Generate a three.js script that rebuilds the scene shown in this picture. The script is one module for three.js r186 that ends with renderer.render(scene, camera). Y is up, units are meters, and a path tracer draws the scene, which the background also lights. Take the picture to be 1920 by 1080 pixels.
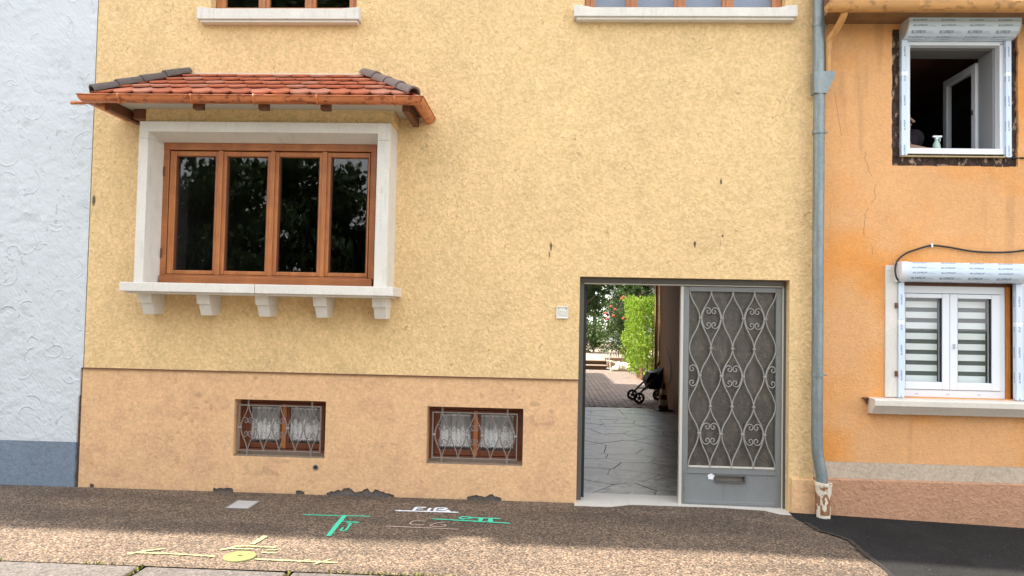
import * as THREE from 'three';
import { mergeGeometries, toCreasedNormals } from 'three/addons/utils/BufferGeometryUtils.js';
import { RoundedBoxGeometry } from 'three/addons/geometries/RoundedBoxGeometry.js';
import { ConvexGeometry } from 'three/addons/geometries/ConvexGeometry.js';
import { TextGeometry } from 'three/addons/geometries/TextGeometry.js';
import { FontLoader } from 'three/addons/loaders/FontLoader.js';
import { MarchingCubes } from 'three/addons/objects/MarchingCubes.js';

// ---------------------------------------------------------------- camera, sky, sun, exposure
const scene = new THREE.Scene();
const camera = new THREE.PerspectiveCamera(42.18, 1024 / 576, 0.1, 600);
camera.position.set(0, 1.725, 7);
camera.rotation.order = 'YXZ';
camera.rotation.set(THREE.MathUtils.degToRad(2.084), THREE.MathUtils.degToRad(2.6935), THREE.MathUtils.degToRad(1.1717));
const renderer = new THREE.WebGLRenderer({ antialias: true });
renderer.toneMapping = THREE.LinearToneMapping;
renderer.toneMappingExposure = 3.4;
renderer.shadowMap.enabled = true;

const SUN = new THREE.Vector3(-0.55, 1, -0.123).normalize();
const sun = new THREE.DirectionalLight(new THREE.Color().setRGB(1, 0.93, 0.82), 3.9);
sun.name = 'sun';
sun.position.copy(SUN).multiplyScalar(60);
sun.castShadow = true;
sun.shadow.radius = 2;
sun.shadow.mapSize.set(4096, 4096);
Object.assign(sun.shadow.camera, { left: -35, right: 35, top: 35, bottom: -35, near: 1, far: 160 });
scene.add(sun, sun.target);

// hazy bright summer sky: air and thin cloud only
{
  const w = 512, h = 256, d = new Float32Array(w * h * 4), v = new THREE.Vector3();
  for (let j = 0; j < h; j++) for (let i = 0; i < w; i++) {
    const el = ((j + 0.5) / h - 0.5) * Math.PI, az = ((i + 0.5) / w) * Math.PI * 2 - Math.PI;
    v.set(Math.cos(el) * Math.cos(az), Math.sin(el), Math.cos(el) * Math.sin(az));
    const up = Math.max(0, v.y), k = Math.pow(1 - up, 2.2), c = Math.max(0, v.dot(SUN));
    const glow = 0.45 * Math.pow(c, 6) + 0.9 * Math.pow(c, 40);
    const veil = 0.10 * Math.sin(v.x * 5.1 + 2 * Math.sin(v.z * 3.3)) * Math.sin(v.z * 4.3 + 1.7 * Math.sin(v.x * 2.9)) * up;
    const o = (j * w + i) * 4, L = 0.92;
    d[o] = L * (0.69 + 0.19 * k + veil + glow);
    d[o + 1] = L * (0.745 + 0.135 * k + veil + glow * 0.95);
    d[o + 2] = L * (0.84 + 0.03 * k + veil * 0.9 + glow * 0.86);
    d[o + 3] = 1;
  }
  const t = new THREE.DataTexture(d, w, h, THREE.RGBAFormat, THREE.FloatType);
  t.mapping = THREE.EquirectangularReflectionMapping;
  t.magFilter = t.minFilter = THREE.LinearFilter;
  t.needsUpdate = true;
  scene.background = t;
  scene.environment = t;
}

// ---------------------------------------------------------------- helpers
function rng(a) { return () => { a = (a + 0x6d2b79f5) | 0; let t = Math.imul(a ^ (a >>> 15), 1 | a); t = (t + Math.imul(t ^ (t >>> 7), 61 | t)) ^ t; return ((t ^ (t >>> 14)) >>> 0) / 4294967296; }; }
const clamp = (x, a = 0, b = 1) => Math.min(b, Math.max(a, x));
const sstep = (a, b, x) => { const t = clamp((x - a) / (b - a)); return t * t * (3 - 2 * t); };
const PERM = new Float32Array(65536); { const r = rng(7); for (let i = 0; i < 65536; i++) PERM[i] = r(); }
function vn(x, y, s = 0) {                      // value noise 0..1
  const xi = Math.floor(x), yi = Math.floor(y); let fx = x - xi, fy = y - yi;
  fx = fx * fx * (3 - 2 * fx); fy = fy * fy * (3 - 2 * fy);
  const a = (xi + s * 37) & 255, b = (xi + 1 + s * 37) & 255, c = ((yi + s * 91) & 255) << 8, e = ((yi + 1 + s * 91) & 255) << 8;
  const p = PERM[a + c], q = PERM[b + c], u = PERM[a + e], w = PERM[b + e];
  return p + (q - p) * fx + (u - p) * fy + (p - q - u + w) * fx * fy;
}
const fbm = (x, y, s = 0, n = 4) => { let a = 0.5, t = 0, m = 0; for (let i = 0; i < n; i++) { t += a * vn(x, y, s + i); m += a; x *= 2.03; y *= 2.03; a *= 0.5; } return t / m; };
function tex(w, h, sizeX, sizeY, fn, srgb = true, offX = 0, offY = 0) {      // fn(x, y in metres) -> [r,g,b] 0..1 (display values when srgb) or one number
  const d = new Uint8Array(w * h * 4);
  for (let j = 0; j < h; j++) for (let i = 0; i < w; i++) {
    const c = fn((i + 0.5) / w * sizeX + offX, (j + 0.5) / h * sizeY + offY, i, j), o = (j * w + i) * 4;
    if (typeof c === 'number') d[o] = d[o + 1] = d[o + 2] = clamp(c) * 255;
    else { d[o] = clamp(c[0]) * 255; d[o + 1] = clamp(c[1]) * 255; d[o + 2] = clamp(c[2]) * 255; }
    d[o + 3] = 255;
  }
  const t = new THREE.DataTexture(d, w, h); finish(t, srgb);
  t.repeat.set(1 / sizeX, 1 / sizeY); t.offset.set(-offX / sizeX, -offY / sizeY);
  return t;
}
function finish(t, srgb) { t.wrapS = t.wrapT = THREE.RepeatWrapping; t.magFilter = THREE.LinearFilter; t.minFilter = THREE.LinearFilter; if (srgb) t.colorSpace = THREE.SRGBColorSpace; t.needsUpdate = true; return t; }
function canvasTex(w, h, draw, sizeX, sizeY, srgb = true) { const c = document.createElement('canvas'); c.width = w; c.height = h; draw(c.getContext('2d'), w, h); const t = new THREE.CanvasTexture(c); finish(t, srgb); t.repeat.set(1 / sizeX, 1 / sizeY); return t; }
const lin = (r, g, b) => new THREE.Color().setRGB(r, g, b);
const std = (o) => new THREE.MeshStandardMaterial({ roughness: 0.85, metalness: 0, ...o });
const phy = (o) => new THREE.MeshPhysicalMaterial({ roughness: 0.6, metalness: 0, ...o });

function uvm(g) {                               // box-projected uv in metres
  g = g.index ? g.toNonIndexed() : g;
  const p = g.attributes.position, n = p.count, uv = new Float32Array(n * 2), a = new THREE.Vector3(), b = new THREE.Vector3(), c = new THREE.Vector3();
  for (let i = 0; i < n; i += 3) {
    a.fromBufferAttribute(p, i); b.fromBufferAttribute(p, i + 1); c.fromBufferAttribute(p, i + 2);
    const m = b.clone().sub(a).cross(c.clone().sub(a)), x = Math.abs(m.x), y = Math.abs(m.y), z = Math.abs(m.z);
    [a, b, c].forEach((q, k) => { const o = (i + k) * 2; if (z >= x && z >= y) { uv[o] = q.x; uv[o + 1] = q.y; } else if (x >= y) { uv[o] = q.z; uv[o + 1] = q.y; } else { uv[o] = q.x; uv[o + 1] = q.z; } });
  }
  g.setAttribute('uv', new THREE.BufferAttribute(uv, 2));
  return g;
}
function norm(g, keepUv) { g = keepUv ? (g.index ? g.toNonIndexed() : g) : uvm(g); for (const k of Object.keys(g.attributes)) if (!['position', 'normal', 'uv', 'color'].includes(k)) g.deleteAttribute(k); if (!g.attributes.normal) g.computeVertexNormals(); g.morphAttributes = {}; return g; }
const used = {};
function numbered(n) { const k = used[n] = (used[n] ?? -1) + 1; return k ? n + '_' + String(k).padStart(3, '0') : n; }
function mesh(name, gs, mat, parent = scene, keepUv = false) {
  gs = [].concat(gs).map((g) => norm(g, keepUv));
  const m = new THREE.Mesh(gs.length > 1 ? mergeGeometries(gs) : gs[0], mat);
  m.name = parent === scene ? numbered(name) : name; m.castShadow = m.receiveShadow = true; parent.add(m); return m;
}
function part(name, parent, label) { const o = new THREE.Group(); o.name = name; parent.add(o); if (label) o.userData.label = label; return o; }
function thing(name, label, category, pos = [0, 0, 0], turn = 0, group) { const o = new THREE.Group(); o.name = numbered(name); o.position.set(...pos); o.rotation.y = turn; scene.add(o); return tag(o, label, category, group); }
function tag(o, label, category, group) { Object.assign(o.userData, { label, category }); if (group) o.userData.group = group; return o; }
function struct(o, label) { o.userData.kind = 'structure'; if (label) o.userData.label = label; return o; }
function bx(x0, x1, y0, y1, z0, z1, r = 0) {
  const w = x1 - x0, h = y1 - y0, d = z1 - z0, g = r ? new RoundedBoxGeometry(w, h, d, 2, Math.min(r, w * 0.45, h * 0.45, d * 0.45)) : new THREE.BoxGeometry(w, h, d);
  return g.translate((x0 + x1) / 2, (y0 + y1) / 2, (z0 + z1) / 2);
}
const V = (x, y, z) => new THREE.Vector3(x, y, z);
function tube(pts, r, seg = 24, rad = 8, closed = false) { return new THREE.TubeGeometry(new THREE.CatmullRomCurve3(pts.map((p) => p.isVector3 ? p : V(...p)), closed, 'centripetal'), seg, r, rad, closed); }
function rod(a, b, r, r2 = r, rad = 10) { const A = V(...a), B = V(...b), l = A.distanceTo(B), g = new THREE.CylinderGeometry(r2, r, l, rad); g.translate(0, l / 2, 0); g.applyQuaternion(new THREE.Quaternion().setFromUnitVectors(V(0, 1, 0), B.clone().sub(A).normalize())); return g.translate(...a); }
function shapeOf(pts, holes = []) { const s = new THREE.Shape(pts.map((p) => new THREE.Vector2(...p))); for (const h of holes) s.holes.push(new THREE.Path(h.map((p) => new THREE.Vector2(...p)))); return s; }
function slab(pts, holes, z0, z1) { return new THREE.ExtrudeGeometry(shapeOf(pts, holes), { depth: z1 - z0, bevelEnabled: false, curveSegments: 4 }).translate(0, 0, z0); }
const rect = (x0, x1, y0, y1) => [[x0, y0], [x1, y0], [x1, y1], [x0, y1]];
function prismX(zy, x0, x1) { const g = new THREE.ExtrudeGeometry(new THREE.Shape(zy.map(([z, y]) => new THREE.Vector2(-z, y))), { depth: x1 - x0, bevelEnabled: false, curveSegments: 6 }); return g.rotateY(Math.PI / 2).translate(x0, 0, 0); }   // profile (z, y) along x
function prismY(xz, y0, y1) { const g = new THREE.ExtrudeGeometry(new THREE.Shape(xz.map(([x, z]) => new THREE.Vector2(x, -z))), { depth: y1 - y0, bevelEnabled: false }); return g.rotateX(-Math.PI / 2).translate(0, y0, 0); }                          // plan (x, z) up y
const hull = (pts) => new ConvexGeometry(pts.map((p) => V(...p)));
const gy = (x) => (x > 1.6 ? -0.035 * (Math.min(x, 14) - 1.6) : 0);      // the street falls gently to the right

// ---------------------------------------------------------------- materials
// roughcast render: blobs of grit 1 to 4 cm with darker crevices
function grit(x, y, s = 0) {
  // octaves turned against one another so that no lattice shows
  const a = vn((0.80 * x - 0.60 * y) / 0.021, (0.60 * x + 0.80 * y) / 0.021, s), b = vn((0.28 * x + 0.96 * y) / 0.0115, (-0.96 * x + 0.28 * y) / 0.0115, s + 1);
  const c = vn((0.55 * x + 0.835 * y) / 0.047, (-0.835 * x + 0.55 * y) / 0.047, s + 2), e = vn((0.92 * x - 0.39 * y) / 0.0065, (0.39 * x + 0.92 * y) / 0.0065, s + 3);
  const wx = x + 0.02 * (c - 0.5), wy = y + 0.02 * (a - 0.5);
  const f = vn((0.71 * wx + 0.70 * wy) / 0.031, (-0.70 * wx + 0.71 * wy) / 0.031, s + 4), cre = (1 - sstep(0.0, 0.075, Math.abs(f - 0.5))) * sstep(0.42, 0.7, 0.6 * c + 0.4 * b);
  return [0.36 * a + 0.30 * b + 0.18 * c + 0.16 * e, cre];
}
const FX = -4.6, FS = 7.2;
const marksY = [[0.028, 2.375, 0.010, 0.045], [0.015, 2.30, 0.006, 0.03], [1.60, 3.01, 0.010, 0.03], [1.365, 2.42, 0.010, 0.028], [1.62, 2.50, 0.01, 0.012], [-4.40, 2.75, 0.018, 0.05]];
const yellowMap = tex(2048, 2048, FS, FS, (x, y) => {
  const [h, cre] = grit(x, y, 0), big = fbm(x / 0.9, y / 0.9, 20, 3), mid = fbm(x / 0.16, y / 0.16, 24, 3);
  let k = 0.97 + 0.25 * (h - 0.5) - 0.20 * cre * sstep(0.3, 0.75, mid) + 0.05 * (big - 0.5) + 0.06 * (mid - 0.5);
  // weather-darkened render: irregular dirty patches below sills and along the edges
  const dirt = sstep(0.56, 0.74, fbm(x / 0.22, y / 0.35, 31, 4)) * 0.05;
  k -= dirt * (0.5 + cre);
  for (const [mx, my, mw, mh] of marksY) { const q = ((x - mx) / mw) ** 2 + ((y - my) / mh) ** 2; if (q < 2) k -= 0.5 * sstep(1.6, 0.2, q + 1.2 * (h - 0.5)); }
  return [0.892 * k, 0.756 * k, 0.572 * k * (0.96 + 0.1 * (h - 0.5))];
}, true, FX, 0);
const yellowBump = tex(2048, 2048, FS, FS, (x, y) => { const [h, cre] = grit(x, y, 0); return 0.25 + 0.7 * h - 0.25 * cre; }, false, FX, 0);
const gritMap = tex(1024, 1024, 2.6, 2.6, (x, y) => { const [h, cre] = grit(x, y, 40), m = fbm(x / 0.2, y / 0.2, 44, 3); const k = 0.95 + 0.26 * (h - 0.5) - 0.09 * cre + 0.06 * (m - 0.5); return [k, k, k]; });
const gritBump = tex(1024, 1024, 2.6, 2.6, (x, y) => { const [h, cre] = grit(x, y, 40); return 0.25 + 0.7 * h - 0.25 * cre; }, false);
const fineBump = tex(512, 512, 0.7, 0.7, (x, y) => 0.55 * vn(x / 0.011, y / 0.011, 3) + 0.45 * vn(x / 0.0055, y / 0.0055, 5), false);
const M = {};
M.yellow = std({ map: yellowMap, bumpMap: yellowBump, bumpScale: 0.011, roughness: 0.95 });
// painted plinth: salmon beige with scuffs and dirty splash patches that have ragged outlines
M.plinth = std({
  map: tex(2048, 1024, 5.2, 2.6, (x, y) => {
    const [h, cre] = grit(x * 0.9, y * 0.9, 60), m = fbm(x / 0.3, y / 0.3, 64, 4);
    let k = 0.955 + 0.19 * (h - 0.5) - 0.09 * cre + 0.03 * (m - 0.5);
    const spl = sstep(0.52, 0.7, fbm(x / 0.17, y / 0.12, 70, 4));
    k *= 1 - 0.03 * spl;
    const spot = sstep(0.80, 0.86, vn(x / 0.06, y / 0.06, 77)) * sstep(0.6, 0.8, vn(x / 0.5, y / 0.5, 78)); k *= 1 - 0.08 * spot;
    return [0.90 * k, (0.725 - 0.008 * spl) * k, 0.54 * k];
  }, true, -4.6, -0.2), bumpMap: gritBump, bumpScale: 0.006, roughness: 0.93,
});
M.orange = std({
  map: tex(1024, 2048, 2.8, 5.6, (x, y) => {
    const [h, cre] = grit(x, y, 80), m = fbm(x / 0.35, y / 0.5, 84, 4), st = fbm(x / 0.09, y / 0.9, 88, 4);
    const fresh = sstep(0.34, 0.78, fbm(x / 0.8, y / 0.55, 90, 4) + 0.16 * sstep(0.2, -0.35, Math.abs(y - 1.5 + 0.9 * (fbm(x / 0.3, y / 0.4, 91, 4) - 0.5)) - 0.6) - 0.06);      // newer, more orange coat in blotches
    let k = 0.96 + 0.11 * (h - 0.5) - 0.035 * cre + 0.07 * (m - 0.5);
    const soot = sstep(0.55, 0.8, st + 0.22 * sstep(3.1, 4.1, y + 0.9 * (vn(x / 0.07, 2, 98) - 0.5)) - 0.1); k *= 1 - 0.07 * soot;                          // drip stains under the eave
    const crack = (Math.abs(x - 2.93 - 0.05 * Math.sin(y * 9) - 0.06 * fbm(y / 0.07, 3, 96)) < 0.0035 && y > 2.35 && y < 3.3 && vn(y / 0.08, 1, 97) > 0.35) || (Math.abs(x - 2.62 - 0.16 * (3.95 - y)) < 0.003 && y > 3.45 && y < 3.85);
    if (crack) k *= 0.8;
    return [(0.892 + 0.01 * fresh) * k, (0.668 - 0.072 * fresh) * k, (0.455 - 0.16 * fresh) * k];
  }, true, 2.4, -0.2), bumpMap: fineBump, bumpScale: 0.004, roughness: 0.92,
});
M.pinkRough = std({ color: lin(0.53, 0.285, 0.165), map: gritMap, bumpMap: gritBump, bumpScale: 0.012, roughness: 0.95 });
M.greyBand = std({ color: lin(0.58, 0.46, 0.34), map: gritMap, bumpMap: fineBump, bumpScale: 0.003, roughness: 0.93 });
// white house: trowel-swirled render
{
  const W = 1024, H = 2048, sx = 2.56, sy = 5.12, r = rng(5), c = document.createElement('canvas'); c.width = W; c.height = H;
  const q = c.getContext('2d'); q.fillStyle = '#808080'; q.fillRect(0, 0, W, H);
  for (let k = 0; k < 190; k++) {
    const x = r() * W, y = r() * H, R = 20 + r() * 30, a = r() * 6.28, s = 0.8 + r() * 2.4;
    for (let e = 0; e < 7; e++) { const up = e === 0 ? 1 : -1; q.globalAlpha = (e === 0 ? 0.46 : 0.13) * (0.5 + 0.5 * r()); q.strokeStyle = up > 0 ? '#ffffff' : '#1c1c1c'; q.lineWidth = e === 0 ? 5 + 3 * r() : 4; q.beginPath(); q.ellipse(x, y, R + (e ? -3 - 2.4 * e : 0), (R + (e ? -3 - 2.4 * e : 0)) * 1.1, 0, a, a + s); q.stroke(); }
  }
  q.globalAlpha = 1;
  const im = q.getImageData(0, 0, W, H).data;
  const bump = tex(W, H, sx, sy, (x, y, i, j) => { const b = im[(j * W + i) * 4] / 255, f = fbm((x + 0.3 * y) / 0.075, (y - 0.3 * x) / 0.06, 100, 4), g = fbm((x + y * 0.8) / 0.016, (y - x * 0.4) / 0.045, 105, 3); return clamp(0.5 + 0.95 * (b - 0.5) + 0.42 * (f - 0.5) + 0.16 * (g - 0.5)); }, false, -7.0, 0);
  const map = tex(W, H, sx, sy, (x, y, i, j) => {
    const b = im[(j * W + i) * 4] / 255, f = fbm(x / 0.3, y / 0.3, 110, 4), sp = sstep(0.80, 0.9, vn(x / 0.03, y / 0.03, 112)) * sstep(0.55, 0.75, vn(x / 0.28, y / 0.28, 113));
    const gr = sstep(0.5, 0.74, fbm(x / 0.08, y / 0.05, 116, 4)) * sstep(0.45, 0.7, fbm(x / 0.4, y / 0.4, 118, 3));
    const k = 0.965 + 0.05 * (f - 0.5) - 0.11 * sp - 0.06 * gr + 0.08 * (b - 0.5);
    return [0.815 * k, 0.832 * k, 0.843 * k];
  }, true, -7.0, 0);
  M.whiteWall = std({ map, bumpMap: bump, bumpScale: 0.022, roughness: 0.85 });
}
M.greyPlinth = std({ color: lin(0.20, 0.25, 0.31), map: gritMap, bumpMap: fineBump, bumpScale: 0.003, roughness: 0.75 });
// stone trim
const stoneMap = tex(512, 512, 1.4, 1.4, (x, y) => { const f = fbm(x / 0.18, y / 0.18, 130, 4), g = vn(x / 0.006, y / 0.006, 134), s = sstep(0.58, 0.8, fbm(x / 0.04, y / 0.22, 136, 4)); const k = 0.95 + 0.06 * (f - 0.5) + 0.05 * (g - 0.5) - 0.035 * s; return [k, k * 0.995, k * 0.985]; });
M.stone = std({ color: lin(0.76, 0.72, 0.66), map: stoneMap, bumpMap: fineBump, bumpScale: 0.0015, roughness: 0.85 });
M.stoneWarm = std({ color: lin(0.72, 0.60, 0.48), map: stoneMap, bumpMap: fineBump, bumpScale: 0.0015, roughness: 0.85 });
M.stoneSill = std({ color: lin(0.74, 0.68, 0.60), map: stoneMap, bumpMap: fineBump, bumpScale: 0.002, roughness: 0.85 });
M.mortar = std({ color: lin(0.16, 0.135, 0.115), map: gritMap, bumpMap: gritBump, bumpScale: 0.012, roughness: 1 });
M.oldMasonry = std({
  map: tex(512, 512, 1.3, 1.4, (x, y) => { const f = fbm(x / 0.06, y / 0.1, 140, 4), g = fbm(x / 0.02, y / 0.02, 144, 3), l = sstep(0.63, 0.72, fbm(x / 0.03, y / 0.06, 147, 3)); return [0.22 + 0.2 * (f - 0.35) + 0.16 * (g - 0.5) + 0.32 * l, 0.17 + 0.17 * (f - 0.35) + 0.14 * (g - 0.5) + 0.30 * l, 0.15 + 0.15 * (f - 0.35) + 0.13 * (g - 0.5) + 0.26 * l]; }, true, 3.1, 3.1),
  bumpMap: tex(512, 512, 1.3, 1.4, (x, y) => fbm(x / 0.045, y / 0.07, 150, 5), false, 3.1, 3.1), bumpScale: 0.05, roughness: 1,
});
// wood, grain along y (v) or along x
const grain = (a, b) => tex(512, 512, 0.6, 1.2, (x, y) => { const f = fbm(a ? y / 0.004 : x / 0.004, a ? x / 0.22 : y / 0.22, 160, 3), g = fbm(x / 0.11, y / 0.11, 164, 3); const k = 0.9 + 0.22 * (f - 0.5) + 0.16 * (g - 0.5); return [k, k * (0.97 + 0.05 * g), k * 0.96]; });
const grainV = grain(false), grainH = grain(true);
M.woodV = phy({ color: lin(0.52, 0.185, 0.058), map: grainV, roughness: 0.42, clearcoat: 0.15, clearcoatRoughness: 0.4 });
M.woodH = phy({ color: lin(0.44, 0.15, 0.048), map: grainH, roughness: 0.42, clearcoat: 0.15, clearcoatRoughness: 0.4 });
M.woodDark = std({ color: lin(0.17, 0.055, 0.022), map: grainH, roughness: 0.6 });
M.woodBasement = std({ color: lin(0.20, 0.055, 0.02), map: grainH, roughness: 0.55 });
M.pane = phy({ color: lin(1, 1, 1), transmission: 1, thickness: 0, roughness: 0.015, ior: 1.5, specularIntensity: 0.8 });
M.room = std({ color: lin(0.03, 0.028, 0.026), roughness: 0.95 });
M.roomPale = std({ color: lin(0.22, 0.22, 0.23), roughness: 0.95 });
const tileTones = [[0.52, 0.15, 0.07], [0.48, 0.135, 0.062], [0.56, 0.185, 0.10], [0.45, 0.13, 0.065], [0.52, 0.21, 0.13]];
const clayMap = tex(256, 256, 0.5, 0.5, (x, y) => { const f = fbm(x / 0.05, y / 0.05, 170, 4), s = sstep(0.6, 0.72, fbm(x / 0.02, y / 0.02, 174, 3)); const k = 0.95 + 0.16 * (f - 0.5) - 0.06 * s; return [k, k, k]; });
M.tiles = tileTones.map((c) => std({ color: lin(...c), map: clayMap, bumpMap: fineBump, bumpScale: 0.003, roughness: 0.85 }));
M.hipTile = [std({ color: lin(0.115, 0.09, 0.08), map: clayMap, roughness: 0.8 }), std({ color: lin(0.21, 0.155, 0.135), map: clayMap, roughness: 0.8 })];
M.copper = phy({
  color: lin(0.66, 0.215, 0.078), metalness: 0.25, roughness: 0.36,
  map: tex(512, 256, 1.6, 0.8, (x, y) => { const f = fbm(x / 0.12, y / 0.05, 180, 4), s = sstep(0.60, 0.72, fbm(x / 0.05, y / 0.03, 184, 4)); const k = 0.92 + 0.2 * (f - 0.5); return [k * (1 - 0.25 * s), k * (1 - 0.32 * s), k * (1 - 0.28 * s)]; }),
});
M.zinc = phy({ color: lin(0.275, 0.315, 0.318), metalness: 0.4, roughness: 0.45, map: tex(256, 512, 0.6, 1.2, (x, y) => { const f = fbm(x / 0.05, y / 0.3, 190, 4), g = fbm(x / 0.02, y / 0.02, 193, 3); const k = 0.9 + 0.22 * (f - 0.5) + 0.12 * (g - 0.5); return [k, k, k]; }) });
M.castIron = std({ roughness: 0.75, map: tex(256, 256, 0.5, 0.5, (x, y) => { const r = sstep(0.52, 0.62, fbm(x / 0.05, y / 0.06, 200, 4)), f = fbm(x / 0.03, y / 0.03, 203, 3); return [0.86 - 0.28 * r + 0.1 * (f - 0.5), 0.82 - 0.42 * r + 0.1 * (f - 0.5), 0.74 - 0.48 * r + 0.1 * (f - 0.5)]; }) });
M.tanMetal = std({ roughness: 0.55, map: tex(512, 256, 1.6, 0.8, (x, y) => { const f = fbm(x / 0.2, y / 0.06, 210, 4), s = sstep(0.58, 0.72, fbm(x / 0.06, y / 0.04, 214, 4)); const k = 0.95 + 0.2 * (f - 0.5) - 0.16 * s; return [0.80 * k, 0.585 * k, 0.345 * k]; }) });
M.gateGrey = phy({ color: lin(0.225, 0.235, 0.235), roughness: 0.45, map: stoneMap });
M.gateFrame = std({ color: lin(0.10, 0.095, 0.085), roughness: 0.55 });
M.gateCream = std({ color: lin(0.56, 0.52, 0.44), roughness: 0.45 });
M.iron = std({ color: lin(0.33, 0.315, 0.29), roughness: 0.5, map: stoneMap });
M.ironDark = std({ color: lin(0.235, 0.20, 0.175), roughness: 0.55, map: stoneMap });
M.marbleSill = std({ color: lin(0.68, 0.63, 0.57), map: stoneMap, roughness: 0.5 });
M.pvc = phy({ color: lin(0.74, 0.76, 0.80), roughness: 0.3 });
M.pvcGrey = phy({ color: lin(0.52, 0.52, 0.54), roughness: 0.4 });
M.rubber = std({ color: lin(0.012, 0.012, 0.013), roughness: 0.6 });
M.black = std({ color: lin(0.015, 0.015, 0.016), roughness: 0.5 });
// shutter film: pale blue protective foil printed with its maker's word
M.film = phy({
  roughness: 0.28, clearcoat: 0.3, map: canvasTex(1024, 512, (q, w, h) => {
    q.fillStyle = '#d3e0ef'; q.fillRect(0, 0, w, h);
    for (let j = 0; j < 8; j++) for (let i = 0; i < 4; i++) {
      q.fillStyle = '#33506e'; q.font = 'italic bold 30px sans-serif'; q.fillText('ALUPROF', 20 + i * 256 + (j % 2 ? 6 : 0), 44 + j * 64);
      q.fillStyle = '#a9bace'; q.fillRect(160 + i * 256, 30 + j * 64, 62, 5); q.fillRect(166 + i * 256, 40 + j * 64, 74, 5);
    }
  }, 1.0, 0.36),
});
M.filmRail = phy({
  roughness: 0.3, map: canvasTex(128, 1472, (q, w, h) => {
    q.fillStyle = '#ccd8e6'; q.fillRect(0, 0, w, h); q.fillStyle = '#3d5c7c';
    for (let k = 0; k < 5; k++) { q.save(); q.translate(64, 230 + k * 294); q.rotate(-Math.PI / 2); q.font = 'italic bold 28px sans-serif'; q.fillText('ALUPROF', 0, 10); q.restore(); }
    q.fillStyle = '#e8eef4'; q.fillRect(0, 700, w, 50);
  }, 0.1, 1.15),
});
// sprayed paint
const paint = (r, g, b) => std({ color: lin(r, g, b), roughness: 0.9 });

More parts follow.
